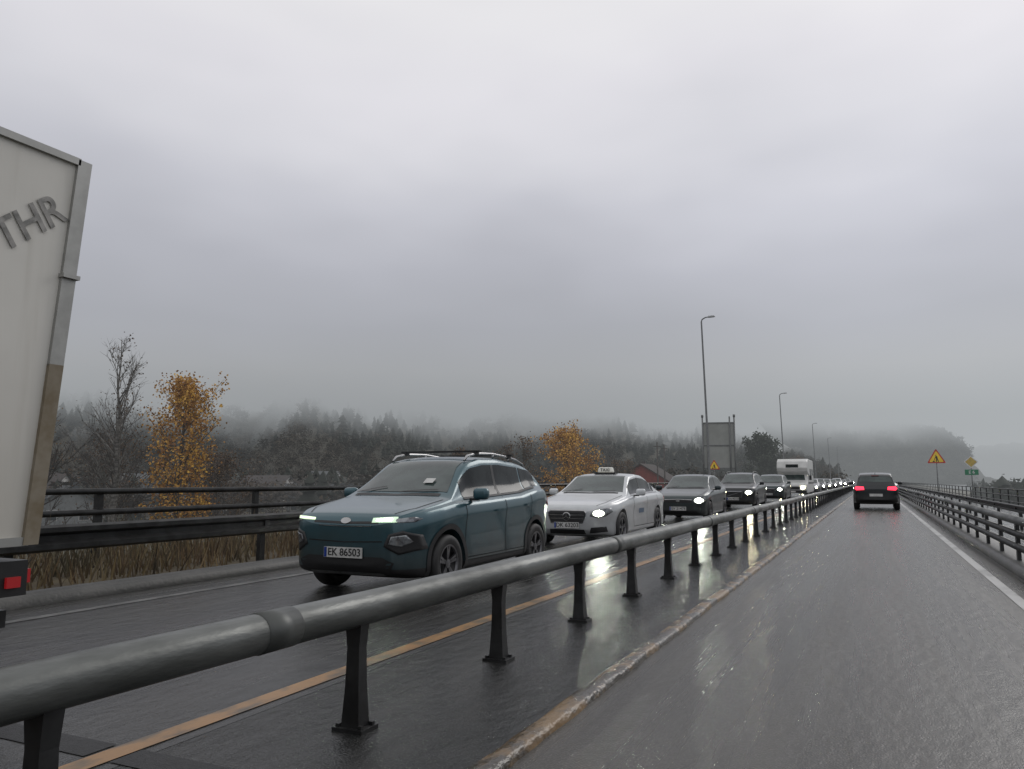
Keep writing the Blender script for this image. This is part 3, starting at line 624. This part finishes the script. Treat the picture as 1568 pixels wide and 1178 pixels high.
def body_mesh(kind):
    if kind in cache: return cache[kind]
    K=KINDS[kind]; L=K['L']
    I=lambda k,y: float(np.interp(y,[p[0] for p in K[k]],[p[1] for p in K[k]]))
    ys=sorted(set([round(p[0],3) for k in('w','belt','top','zb') for p in K[k]]+[round(x,3) for x in np.arange(.55,L-.3,.2)]))
    ys=[y for i,y in enumerate(ys) if i==0 or y-ys[i-1]>.015 or y==L]
    V=[];F=[];half=15
    def sec(y):
        w_=I('w',y); zb=I('zb',y); bl=I('belt',y); tp=I('top',y); d=max(.02,tp-bl); f=min(1,d/.4); wt=w_*(.90-.22*f); h=bl-zb
        hb=min(1,h/.5); f7=.45+.40*f; f8=.78+.18*f
        return [(0,zb),(.82*w_,zb),(.95*w_,zb+.03),(.985*w_,zb+.12*hb),(.955*w_,zb+.45*h),(.985*w_,bl-.20*hb),(1.0*w_,bl-.15*hb),(.975*w_,bl-.035*hb),(.94*w_,bl),(wt+.07*f+.02,bl+.12*d),(wt+.03,bl+f7*d),(wt-.01,bl+(f7+.09*f)*d),(wt-.10,bl+f8*d),(wt*.5,bl+.99*d),(0,tp)]
    for y in ys:
        s=sec(y); ring=s+[(-a,b) for a,b in s[1:-1][::-1]]
        V+=[(a,y,b) for a,b in ring]
    n=2*half-2
    for i in range(len(ys)-1):
        for j in range(n): F.append((i*n+j,(i+1)*n+j,(i+1)*n+(j+1)%n,i*n+(j+1)%n))
    for base,fl in((0,0),((len(ys)-1)*n,1)):
        for j in range(half-1):
            a,b=j,j+1; c,d_=(n-b)%n,(n-a)%n
            q=[base+a,base+b,base+c,base+d_]; q2=[]
            for x in q:
                if x not in q2: q2.append(x)
            if fl: q2=q2[::-1]
            if len(q2)>2: F.append(tuple(q2))
    o=mk('tmp',V,F,None,None,True)
    bm=bmesh.new(); bm.from_mesh(o.data); bmesh.ops.recalc_face_normals(bm,faces=bm.faces); bm.to_mesh(o.data); bm.free()
    s=o.modifiers.new('s','SUBSURF'); s.levels=s.render_levels=2
    dg=bpy.context.evaluated_depsgraph_get(); ev=bpy.data.meshes.new_from_object(o.evaluated_get(dg))
    bvh=BVHTree.FromPolygons([v.co.copy() for v in ev.vertices],[tuple(p.vertices) for p in ev.polygons])
    o.modifiers.clear(); o.data=ev; ev.materials.append(m_black); ev.materials.append(m_black)
    cuts=[]
    for wy in K['wb']:
        for sd in(-1,1):
            v,f=tubevf([(sd*.60,wy,K['wr']+.01),(sd*1.3,wy,K['wr']+.01)],K['wr']+.055,40); c=mk('cut',v,f,m_black); c.data.materials.append(m_black); c.data.polygons.foreach_set('material_index',[1]*len(c.data.polygons))
            bm=bmesh.new(); bm.from_mesh(c.data); bmesh.ops.recalc_face_normals(bm,faces=bm.faces); bm.to_mesh(c.data); bm.free()
            b=o.modifiers.new('b','BOOLEAN'); b.operation='DIFFERENCE'; b.object=c; b.solver='EXACT'; cuts.append(c)
    dg=bpy.context.evaluated_depsgraph_get(); me=bpy.data.meshes.new_from_object(o.evaluated_get(dg))
    for c in cuts: bpy.data.objects.remove(c)
    bpy.data.objects.remove(o)
    me.polygons.foreach_set('use_smooth',[True]*len(me.polygons)); me.set_sharp_from_angle(angle=.7)
    cache[kind]=(me,bvh,I,K); return cache[kind]
def wheel(e,x,y,r,sd,n=36):
    pr=[(r*.66,-.10),(r*.80,-.112),(r*.95,-.105),(r,-.07),(r,.07),(r*.95,.105),(r*.80,.112),(r*.66,.10)]
    v,f=lathe_x(pr,n,x,y,r); mk('tyre',v,f,m_tyre,e,True)
    v,f=lathe_x([(r*.66,sd*.10),(r*.62,sd*.095),(r*.60,sd*.03),(r*.0,sd*.02)],n,x,y,r); mk('wheel_well',v,f,m_black,e,True)
    P=[lathe_x([(r*.66,sd*.104),(r*.60,sd*.100),(r*.58,sd*.08)],n,x,y,r),lathe_x([(r*.16,sd*.06),(r*.15,sd*.09),(0.001,sd*.095)],16,x,y,r)]
    for k in range(5):
        for dd in(-.13,.13):
            a=2*math.pi*k/5+.3; c0=(math.cos(a),math.sin(a)); c1=(math.cos(a+dd),math.sin(a+dd)); pn=(-math.sin(a),math.cos(a)); wd=.016
            r0,r1=r*.12,r*.61; V=[]
            for (cc_,rr,xo) in((c0,r0,.085),(c1,r1,.095)):
                for s1 in(-1,1):
                    for xx in(0,-.03): V.append((x+sd*(xo+xx),y+cc_[0]*rr+pn[0]*wd*s1,r+cc_[1]*rr+pn[1]*wd*s1))
            P.append((V,[(0,2,6,4),(0,4,5,1),(2,3,7,6),(0,1,3,2),(4,6,7,5)]))
    v,f=join(P); mk('alloy_rim',v,f,m_rim,e)
def car(name,kind,paint,loc,rot=0,front=(),light=None,plate='EK 48120',rails=False,clad=False,tail=m_tailoff):
    me,bvh,I,K=body_mesh(kind); L=K['L']; e=empty(name,loc,(0,0,rot))
    m2=me.copy(); m2.materials.clear(); m2.materials.append(paint); m2.materials.append(m_black)
    o=bpy.data.objects.new('body',m2); COL.objects.link(o); o.parent=e
    def pj(p,ax,off):
        x,y,z=p
        if ax=='f': org,d=Vector((x,-1,z)),Vector((0,1,0))
        elif ax=='r': org,d=Vector((x,L+1,z)),Vector((0,-1,0))
        elif ax=='t': org,d=Vector((x,y,3)),Vector((0,0,-1))
        elif ax=='R': org,d=Vector((2,y,z)),Vector((-1,0,0))
        else: org,d=Vector((-2,y,z)),Vector((1,0,0))
        h=bvh.ray_cast(org,d)
        if h[0] is None: h=bvh.find_nearest(Vector((x,y if ax in'tRL' else (0.03 if ax=='f' else L-.03),z)))
        nn=h[1]
        if nn.dot(d)>0: nn=-nn
        return h[0]+nn*off
    def lift(p2,ax):
        if ax in'fr': return (p2[0],0,p2[1])
        if ax=='t': return (p2[0],p2[1],0)
        return (0,p2[0],p2[1])
    def patch(nm_,poly,ax,mat,off=.005,mirror=False,rings=5):
        P=[]
        for sgn in((1,-1) if mirror else (1,)):
            q=[]
            pl=[(a*sgn if ax in'frt' else a,b) for a,b in poly]
            for i in range(len(pl)):
                a=Vector(pl[i]+(0,)); b=Vector(pl[(i+1)%len(pl)]+(0,)); k=max(1,int((b-a).length/.04))
                for s in range(k): q.append(a.lerp(b,s/k))
            c=sum(q,Vector((0,0,0)))/len(q); V=[pj(lift((c.x,c.y),ax),ax,off)];F=[]; n=len(q)
            for r in range(1,rings+1):
                for p in q: u=c.lerp(p,r/rings); V.append(pj(lift((u.x,u.y),ax),ax,off))
            for i in range(n): F.append((0,1+i,1+(i+1)%n))
            for r in range(rings-1):
                for i in range(n): F.append((1+r*n+i,1+(r+1)*n+i,1+(r+1)*n+(i+1)%n,1+r*n+(i+1)%n))
            if off>.006:
                base=len(V); 
                for p in q: V.append(pj(lift((p.x,p.y),ax),ax,-.002))
                for i in range(n): F.append((1+(rings-1)*n+i,base+i,base+(i+1)%n,1+(rings-1)*n+(i+1)%n))
            P.append((V,F))
        v,f=join(P); return mk(nm_,v,f,mat,e,True)
    def ribbon(nm_,pts,wd,ax,mat,off=.004,mirror=False):
        P=[]
        for sgn in((1,-1) if mirror else (1,)):
            pl=[(a*sgn if ax in'frt' else a,b) for a,b in pts]; q=[]
            for i in range(len(pl)-1):
                a=Vector(pl[i]+(0,)); b=Vector(pl[i+1]+(0,)); k=max(1,int((b-a).length/.05))
                for s in range(k): q.append(a.lerp(b,s/k))
            q.append(Vector(pl[-1]+(0,))); V=[];F=[]
            for i,p in enumerate(q):
                t=(q[min(i+1,len(q)-1)]-q[max(i-1,0)]).normalized(); nn=Vector((-t.y,t.x,0))
                for s in(-.5,.5): u=p+nn*wd*s; V.append(pj(lift((u.x,u.y),ax),ax,off))
            for i in range(len(q)-1): F.append((2*i,2*i+1,2*i+3,2*i+2))
            P.append((V,F))
        v,f=join(P); return mk(nm_,v,f,mat,e,True)
    for nm_,(ya,yb),inv in(('windscreen',K['ws'],0),('rear_window',K['rw'],1)):
        V=[];F=[];n=14
        for i in range(n+1):
            y=ya+(yb-ya)*i/n
            for j in range(n+1):
                u=(j/n*2-1); w_=I('w',y); d=I('top',y)-I('belt',y); wt=w_*(.90-.22*min(1,d/.4))-.075
                yy=y+ (.05*u*u if not inv else -.03*u*u)
                V.append(pj((u*wt,yy,0),'t',.005))
        for i in range(n):
            for j in range(n): F.append((i*(n+1)+j,i*(n+1)+j+1,(i+1)*(n+1)+j+1,(i+1)*(n+1)+j))
        mk(nm_,V,F,m_glass,e,True)
    wins=[(K['ws'][0]+.30,K['B']-.03),(K['B']+.03,K['C']),(K['C']+.05,K['rw'][0]-(.05 if kind!='sedan' else -.18))]
    for ax in'RL':
        for (ya,yb) in wins:
            if yb-ya<.12: continue
            V=[];F=[];n=12;m=6
            for i in range(n+1):
                y=ya+(yb-ya)*i/n; bl=I('belt',y); d=I('top',y)-bl; z0=bl+.045; z1=max(z0+.01,bl+.80*d-.01)
                for j in range(m+1): V.append(pj((0,y,z0+(z1-z0)*j/m),ax,.004))
            for i in range(n):
                for j in range(m): F.append((i*(m+1)+j,(i+1)*(m+1)+j,(i+1)*(m+1)+j+1,i*(m+1)+j+1))
            mk('side_window',V,F,m_sglass,e,True)
        yA,yC=K['ws'][0]+.28,K['C']+.1
        ribbon('window_trim',[(y,I('belt',y)+.03) for y in np.linspace(yA,yC+.25,9)],.022,ax,m_chrome if kind in('sedan','suv') else m_black,.008)
        ribbon('b_pillar',[(K['B'],I('belt',K['B'])+.03),(K['B'],I('belt',K['B'])+.78*(I('top',K['B'])-I('belt',K['B'])))],.07,ax,m_black,.006)
        for y in(K['ws'][0]+.17,K['B'],K['C']+.02): ribbon('door_gap',[(y,.33),(y,I('belt',y)+.01)],.012,ax,m_seam)
        ribbon('sill_gap',[(K['ws'][0]+.17,.335),(K['C']+.02,.335)],.012,ax,m_seam)
        for y in(K['B']-.26,K['C']-.12): ribbon('door_handle',[(y-.09,I('belt',y)-.16),(y+.09,I('belt',y)-.155)],.03,ax,paint,.028)
        for wy in K['wb']:
            rr=K['wr']+(.085 if clad else .062)
            ribbon('arch_trim',[(wy+rr*math.cos(a),K['wr']+.01+rr*math.sin(a)) for a in np.linspace(-.25,math.pi+.25,26)],.065 if clad else .02,ax,m_black if clad else paint,.01)
        if clad: ribbon('sill_cladding',[(K['wb'][0]+.42,.30),(K['wb'][1]-.42,.30)],.15,ax,m_black,.008)
    ribbon('bonnet_gap',[(.58,.13),(.70,.38),(.74,K['ws'][0]-.16)],.012,'t',m_seam,.003,True)
    ribbon('cowl',[(-.62,K['ws'][0]-.03),(0,K['ws'][0]-.075),(.62,K['ws'][0]-.03)],.06,'t',m_black,.004)
    for s in(-1,1): ribbon('wiper',[(s*.5-.12,K['ws'][0]+.0),(s*.5+.28,K['ws'][0]+.09)] if s<0 else [(.05,K['ws'][0]-.02),(.55,K['ws'][0]+.05)],.018,'t',m_black,.02)
    for s in(-1,1):
        y=K['ws'][0]+.36; z=I('belt',y)+.09; w_=I('w',y)
        o=mk('door_mirror',*boxvf(s*(w_+.085),y,z,.20,.12,.145),paint,e); md=o.modifiers.new('b','BEVEL'); md.width=.045; md.segments=3; o.data.polygons.foreach_set('use_smooth',[True]*6)
        mk('mirror_arm',*boxvf(s*(w_-.02),y+.02,z-.07,.12,.05,.03),m_black,e)
        for wy in K['wb']: wheel(e,s*(I('w',wy)-.125),wy,K['wr'],s)
    for it in front:
        t=it[0]
        if t=='p': patch(it[1],it[2],'f',it[3],it[4] if len(it)>4 else .006,it[5] if len(it)>5 else True)
        elif t=='r': ribbon(it[1],it[2],it[3],'f',it[4],it[5] if len(it)>5 else .008,it[6] if len(it)>6 else False)
    if light:
        lx,lz,lr,lm=light
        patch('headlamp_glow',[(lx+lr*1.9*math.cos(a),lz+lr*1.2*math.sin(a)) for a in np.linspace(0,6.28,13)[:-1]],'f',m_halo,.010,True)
        patch('headlamp_bulb',[(lx+lr*math.cos(a),lz+lr*math.sin(a)) for a in np.linspace(0,6.28,13)[:-1]],'f',lm,.014,True)
    pz=dict(crossover=.50,sedan=.42,hatch=.42,suv=.50)[kind]
    q=pj((0,0,pz),'f',0); yy=min(q.y,pj((.25,0,pz),'f',0).y)-.02
    mk('number_plate',*boxvf(0,yy,pz,.52,.012,.115),m_plate,e)
    mk('plate_band',*boxvf(-.238,yy-.0075,pz,.035,.003,.108),bpy.data.materials.get('plate_blue') or M('plate_blue',(.01,.04,.25),.4),e)
    textmesh('plate_text',plate,.115,m_ink,e,Matrix.Translation((.02,yy-.009,pz))@Matrix.Rotation(math.radians(90),4,'X'),.001)
    zt=I('belt',L-.1)-.06
    patch('tail_lamp',[(.46,zt-.11),(.48,zt+.02),(.78,zt+.04),(.84,zt-.05),(.78,zt-.13)],'r',tail,.012,True)
    rq=pj((0,0,.62),'r',0)
    mk('rear_number_plate',*boxvf(0,rq.y+.02,.66,.52,.012,.115),m_plate,e)
    patch('rear_bumper_insert',[(-.66,.36),(.66,.36),(.66,.47),(-.66,.47)],'r',m_black,.006)
    mk('high_brake_lamp',*boxvf(0,K['rw'][0]-.03,I('top',K['rw'][0]-.03)+.005,.3,.06,.02),m_tailoff,e)
    if rails:
        P=[];zt_=[]
        for s in(-1,1):
            pts=[]
            for y in np.linspace(K['ws'][1]+.12,K['rw'][0]-.12,8):
                w_=I('w',y); q=pj((s*(w_*.68-.06),y,0),'t',0); pts.append(Vector((q.x,q.y,q.z+.065)))
            P.append(tubevf([pts[0]-Vector((0,.08,.065))]+pts+[pts[-1]+Vector((0,.08,-.065))],.017,8))
            for k in(3,5): P.append(tubevf([pts[k]-Vector((0,0,.07)),pts[k]],.015,6))
            zt_.append(pts)
        v,f=join(P); mk('roof_rails',v,f,m_chrome if rails==2 else m_galv,e,True)
        P=[]
        for k in(1,5): 
            a,b=zt_[0][k],zt_[1][k]; P.append(boxvf(0,a.y,a.z+.03,abs(a.x-b.x)+.14,.06,.024))
            for q in(a,b): P.append(boxvf(q.x,q.y,q.z+.005,.05,.09,.05))
        if rails==2: v,f=join(P); mk('roof_bars',v,f,m_dsteel,e)
    ant=pj((0,K['rw'][0]-.25,0),'t',0); mk('roof_aerial',*boxvf(0,ant.y,ant.z+.02,.03,.14,.06,.4),m_black,e)
    return e,pj,patch,ribbon,I
p_teal=car_paint('teal_paint',(.040,.098,.120),.4,cut=.33)
p_white=car_paint('white_silver_paint',(.60,.62,.63),.12,cut=None,dirtk=.4)
p_dark=car_paint('dark_grey_paint',(.03,.045,.05),.4)
p_black=car_paint('black_paint',(.014,.017,.02),.3)
p_grey=car_paint('grey_paint',(.10,.11,.12),.5)
p_silver=car_paint('silver_paint',(.30,.31,.32),.5)
LX=-5.6
fr=[('p','lower_grille',[(-.58,.29),(.58,.29),(.64,.40),(.50,.46),(-.50,.46),(-.64,.40)],m_black,.006,False),
    ('p','headlamp_pod',[(.52,.58),(.58,.71),(.72,.75),(.83,.70),(.84,.54),(.68,.49)],m_black,.010),
    ('p','headlamp',[(.58,.605),(.61,.685),(.74,.705),(.78,.63),(.70,.575)],m_lens,.016),
    ('p','indicator_lens',[(.64,.835),(.65,.875),(.78,.895),(.83,.875),(.80,.84)],m_lens,.010),
    ('r','grille_slot',[(-.44,.835),(0,.825),(.44,.835)],.024,m_black,.006),
    ('r','bumper_crease',[(-.50,.63),(0,.615),(.50,.63)],.012,m_seam,.004),
    ('p','badge',[(.07*math.cos(a),.845+.034*math.sin(a)) for a in np.linspace(0,6.28,15)[:-1]],m_chrome,.012,False),
    ('r','chrome_lip',[(-.36,.795),(0,.788),(.36,.795)],.008,m_chrome,.009),
    ('r','skid_strip',[(-.5,.275),(.5,.275)],.03,m_galv,.010)]
e,pj,patch,ribbon,I=car('teal_crossover_car','crossover',p_teal,(-5.42,7.18,0),front=fr,plate='EK 86503',rails=2,clad=True)
patch('daytime_running_lamp_glow',[(.36,.832),(.36,.878),(.66,.895),(.66,.84)],'f',m_drl0,.011)
patch('daytime_running_lamp',[(.42,.848),(.42,.868),(.60,.878),(.60,.855)],'f',m_drl,.015)
patch('running_light',[(-.44,.850),(-.44,.872),(-.72,.888),(-.72,.86)],'f',m_drl2,.013)
q=pj((.34,1.26,0),'t',.01); mk('windscreen_permit',[(q.x-.07,q.y-.03,q.z+.0),(q.x+.07,q.y-.03,q.z),(q.x+.07,q.y+.06,q.z+.056),(q.x-.07,q.y+.06,q.z+.056)],[(0,1,2,3)],m_plate,e)
fr=[('p','grille',[(-.40,.66),(-.33,.47),(.33,.47),(.40,.66),(.36,.70),(-.36,.70)],m_black,.006,False),
    ('r','grille_frame',[(-.36,.705),(-.41,.66),(-.33,.465),(.33,.465),(.41,.66),(.36,.705),(-.36,.705)],.018,m_chrome,.012),
    ('r','grille_bar',[(-.36,.62),(.36,.62)],.016,m_chrome,.012),('r','grille_bar_low',[(-.34,.55),(.34,.55)],.016,m_chrome,.012),
    ('p','badge',[(.085*math.cos(a),.59+.085*math.sin(a)) for a in np.linspace(0,6.28,17)[:-1]],m_chrome,.022,False),
    ('p','badge_centre',[(.068*math.cos(a),.59+.068*math.sin(a)) for a in np.linspace(0,6.28,17)[:-1]],m_black,.025,False),
    ('r','badge_star_a',[(0,.59),(0,.665)],.014,m_chrome,.03),('r','badge_star_b',[(0,.59),(.062,.552)],.014,m_chrome,.03),('r','badge_star_c',[(0,.59),(-.062,.552)],.014,m_chrome,.03),
    ('p','headlamp',[(.48,.60),(.50,.68),(.64,.73),(.82,.76),(.85,.68),(.76,.60),(.62,.57)],m_lens,.008),
    ('p','air_intake',[(.46,.27),(.50,.38),(.76,.40),(.78,.30)],m_black,.006),
    ('p','lower_grille',[(-.38,.25),(.38,.25),(.36,.34),(-.36,.34)],m_black,.006,False)]
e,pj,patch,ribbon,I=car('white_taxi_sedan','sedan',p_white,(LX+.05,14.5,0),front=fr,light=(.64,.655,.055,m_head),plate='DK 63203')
q=pj((0,2.55,0),'t',0); m_taxi=M('taxi_sign_lit',(.6,.6,.56),.3,emit=(1,.97,.85),estr=.12)
box('taxi_sign',0,q.y,q.z+.09,.38,.14,.12,m_taxi,e,.03,.85); mk('taxi_sign_foot',*boxvf(0,q.y,q.z+.012,.5,.2,.03),m_black,e)
textmesh('taxi_text','TAXI',.10,m_ink,e,Matrix.Translation((0,q.y-.078,q.z+.09))@Matrix.Rotation(math.radians(90),4,'X'),.001)
m_blue=M('door_livery',(.10,.16,.25),.4)
patch('door_livery',[(2.05,.60),(2.45,.60),(2.45,.70),(2.05,.70)],'R',m_blue,.005)
def genfront(k):
    if k=='suv': return [('p','grille',[(-.38,.56),(.38,.56),(.40,.82),(-.40,.82)],m_black,.006,False),('r','grille_frame',[(-.40,.82),(-.38,.56),(.38,.56),(.40,.82),(-.40,.82)],.02,m_chrome,.012),('r','diagonal_bar',[(-.36,.58),(.36,.80)],.02,m_chrome,.014),
        ('p','headlamp',[(.48,.70),(.50,.80),(.83,.87),(.86,.78),(.78,.70)],m_lens,.008),('p','lower_grille',[(-.5,.33),(.5,.33),(.46,.42),(-.46,.42)],m_black,.006,False),('p','air_intake',[(.60,.36),(.62,.48),(.80,.50),(.80,.40)],m_black,.006)]
    if k=='hatch': return [('p','grille',[(-.42,.60),(.42,.60),(.46,.68),(0,.70),(-.46,.68)],m_black,.006,False),('r','grille_lip',[(-.44,.69),(0,.705),(.44,.69)],.012,m_chrome,.012),('p','badge',[(.06*math.cos(a),.65+.03*math.sin(a)) for a in np.linspace(0,6.28,13)[:-1]],m_chrome,.012,False),
        ('p','headlamp',[(.48,.60),(.50,.68),(.66,.73),(.80,.77),(.82,.68),(.74,.60)],m_lens,.008),('p','lower_grille',[(-.62,.26),(.62,.26),(.56,.37),(-.56,.37)],m_black,.006,False)]
    return [('p','grille',[(-.42,.50),(.42,.50),(.40,.66),(-.40,.66)],m_black,.006,False),('r','grille_lip',[(-.41,.67),(.41,.67)],.014,m_chrome,.012),
        ('p','headlamp',[(.48,.60),(.50,.68),(.82,.76),(.85,.68),(.76,.60)],m_lens,.008),('p','lower_grille',[(-.6,.26),(.6,.26),(.56,.36),(-.56,.36)],m_black,.006,False)]
LP=dict(suv=(.66,.775,.075),hatch=(.64,.67,.07),sedan=(.64,.66,.07),crossover=(.7,.62,.07))
def traffic(nm_,k,p,y,lm=m_head,x=LX,**kw):
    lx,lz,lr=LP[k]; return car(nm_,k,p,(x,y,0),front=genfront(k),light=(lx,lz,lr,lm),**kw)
traffic('dark_hatchback_car','hatch',p_dark,24.4,plate='EV 21478')
traffic('black_suv_car','suv',p_black,35.0,m_headw,plate='DN 90155',rails=1)
traffic('dark_grey_suv_car','suv',p_dark,47.5,m_head)
traffic('silver_sedan_car','sedan',p_silver,80,m_headw)
traffic('grey_hatchback_car','hatch',p_grey,92,m_head)
traffic('silver_hatchback_car','hatch',p_silver,106,m_headw)
traffic('black_sedan_car','sedan',p_black,122,m_head)
traffic('white_suv_car','suv',p_white,142,m_headw)
traffic('grey_sedan_car','sedan',p_grey,168,m_headw)
traffic('silver_suv_car','suv',p_silver,200,m_headw)
traffic('black_hatchback_car','hatch',p_black,240,m_headw)
car('dark_suv_car','suv',p_black,(.10,37.5+4.68,0),rot=math.pi,front=genfront('suv'),tail=m_tail)
# ------------------------------------------------------------------ motorhome
m_mw=M('motorhome_white',(.66,.66,.64),.35,c2=(.55,.55,.53),scale=1.5,haze=TH)
e=empty('white_motorhome',(LX,62.5,0))
prof=[(0,.35),(0,.95),(.12,1.08),(.95,1.28),(1.25,1.75),(.75,1.98),(.62,2.25),(.85,2.75),(1.4,2.95),(6.6,2.92),(6.8,2.75),(6.8,.40),(4.2,.35)]
V=[];n=len(prof)
for x in(-1.12,1.12): V+=[(x*(1.0),y,z) for y,z in prof]
F=[tuple(range(n)),tuple(range(n,2*n))[::-1]]+[(i,n+i,n+(i+1)%n,(i+1)%n) for i in range(n)]
o=mk('body',V,F,m_mw,e); md=o.modifiers.new('b','BEVEL'); md.width=.07; md.segments=3; md.limit_method='ANGLE'
mk('windscreen',[(-.9,.97,1.31),(.9,.97,1.31),(.82,1.24,1.74),(-.82,1.24,1.74)],[(0,1,2,3)],m_glass,e,loc=(0,-.012,.012))
mk('grille',*boxvf(0,-.01,.72,1.1,.04,.22),m_black,e); mk('bumper',*boxvf(0,-.03,.45,2.1,.12,.22),m_dsteel,e); mk('number_plate',*boxvf(0,-.1,.45,.52,.02,.12),m_plate,e)
mk('overcab_window',*boxvf(0,.66,2.4,.9,.05,.25),m_sglass,e)
for s in(-1,1):
    v,f=lathe_x([(0,0),(.09,0)],16); 
    v=[(s*.78+b_,-.03,.78+c_) for a_,b_,c_ in v]; mk('headlamp',v,f,m_headw,e)
    for k_,(ya,yb,za,zb_) in enumerate(((1.3,1.9,1.35,1.8),(3.0,4.1,1.7,2.2),(5.0,6.0,1.7,2.2))): mk('side_window',*boxvf(s*1.125,(ya+yb)/2,(za+zb_)/2,.02,yb-ya,zb_-za),m_sglass,e)
    mk('door_mirror',*boxvf(s*1.28,1.1,1.5,.16,.1,.35),m_black,e)
    for wy in(.85,5.0): wheel(e,s*1.0,wy,.36,s)
    mk('stripe',*boxvf(s*1.124,3.8,1.1,.014,5.4,.12),m_galv,e)
# ------------------------------------------------------------------ box truck (passing on the left)
m_tw=M('truck_box_white',(.68,.665,.615),.5,c2=(.62,.605,.555),scale=.7,bump=.03)
nt=m_tw.node_tree; b=nt.nodes['Principled BSDF']; old=b.inputs['Base Color'].links[0].from_socket
gg=nt.nodes.new('ShaderNodeTexCoord'); mpp=nt.nodes.new('ShaderNodeMapping'); mpp.inputs['Scale'].default_value=(1,7,.5); nt.links.new(gg.outputs['Object'],mpp.inputs[0])
n_=nd(nt,'ShaderNodeTexNoise',i_Scale=1.5,i_Detail=5.); nt.links.new(mpp.outputs[0],n_.inputs['Vector'])
s_=nt.nodes.new('ShaderNodeSeparateXYZ'); nt.links.new(gg.outputs['Object'],s_.inputs[0])
df=math_(nt,'MULTIPLY',math_(nt,'SUBTRACT',1.0,smooth(nt,s_.outputs[2],.9,2.0)),.35); df=math_(nt,'ADD',df,math_(nt,'MULTIPLY',smooth(nt,n_.outputs[0],.5,.8),.22))
nt.links.new(mixc(nt,df,old,(.30,.27,.21)),b.inputs['Base Color'])
m_tal=M('truck_aluminium',(.38,.38,.36),.4,.5); m_twood=M('truck_weathered_edge',(.16,.125,.075),.7,c2=(.24,.21,.16),scale=4)
e=empty('box_truck',(-5.72,2.98,0)); TL=7.6; hw=1.25; zb_,zt2=.93,3.30; SH=.17
def tsh(v): return [(x,y+(SH*(z-zb_)/(zt2-zb_)-.02 if z>zb_-.1 and y>-.6 else 0),z) for x,y,z in v]
v,f=boxvf(0,-TL/2,(zb_+zt2)/2,2*hw,TL,zt2-zb_); mk('cargo_box',tsh(v),f,m_tw,e)
for s in(-1,1):
    v,f=boxvf(s*hw,-.02,(2.0+zt2)/2,.05,.09,zt2-2.0+.03); mk('rear_corner_post',tsh(v),f,m_tal,e)
    v,f=boxvf(s*hw,-.02,(zb_+2.0)/2-.003,.052,.09,2.0-zb_-.004); mk('rear_corner_post_lower',tsh(v),f,m_twood,e)
    v,f=boxvf(s*hw,-TL/2-.02,zt2,.05,TL-.06,.045); mk('roof_edge_trim',tsh(v),f,m_tal,e)
    v,f=boxvf(s*hw,-TL/2-.02,zb_+.02,.04,TL-.06,.05); mk('lower_side_rail',v,f,m_tal,e)
    v,f=boxvf(s*(hw+.02),-.02,2.55,.06,.11,.025); mk('hinge',tsh(v),f,m_tal,e)
    mk('tail_lamp',*boxvf(s*1.08,.03,.74,.14,.05,.08),m_tail2,e)
    mk('side_marker_lamp',*boxvf(s*1.232,-.10,.72,.02,.08,.06),m_tail2,e)
    for wy in(-1.9,-6.6): wheel(e,s*1.02,wy,.48,s)
    mk('side_guard',*boxvf(s*1.18,-4.1,.62,.04,3.0,.1),m_tal,e); mk('mudguard',*boxvf(s*1.02,-1.25,.62,.42,.03,.55),m_black,e)
mk('chassis',*boxvf(0,-TL/2-.5,.80,.9,TL+1.0,.22),m_black,e); mk('rear_underrun_bar',*boxvf(0,-.08,.5,2.2,.08,.10),m_dsteel,e)
mk('lamp_bracket',*boxvf(0,-.10,.74,2.44,.18,.20),m_black,e)
v,f=boxvf(0,-TL-1.15,1.75,2.35,1.9,2.3,.93); o=mk('cab',v,f,p_white,e); md=o.modifiers.new('b','BEVEL'); md.width=.12; md.segments=3
mk('cab_windscreen',*boxvf(0,-TL-2.09,2.1,2.0,.06,.8),m_glass,e)
for s in(-1,1): mk('cab_side_window',*boxvf(s*1.155,-TL-1.3,2.15,.04,.9,.65),m_sglass,e)
m_let=M('dark_lettering',(.15,.15,.14),.5,c2=(.34,.33,.31),scale=9)
textmesh('box_lettering','FLYTTHR',.25,m_let,e,Matrix.Translation((hw+.008,-.39,2.64))@Matrix.Rotation(math.radians(90),4,'Z')@Matrix.Rotation(math.radians(90),4,'X')@Matrix.Rotation(math.radians(40),4,'Z'),.002,.1)
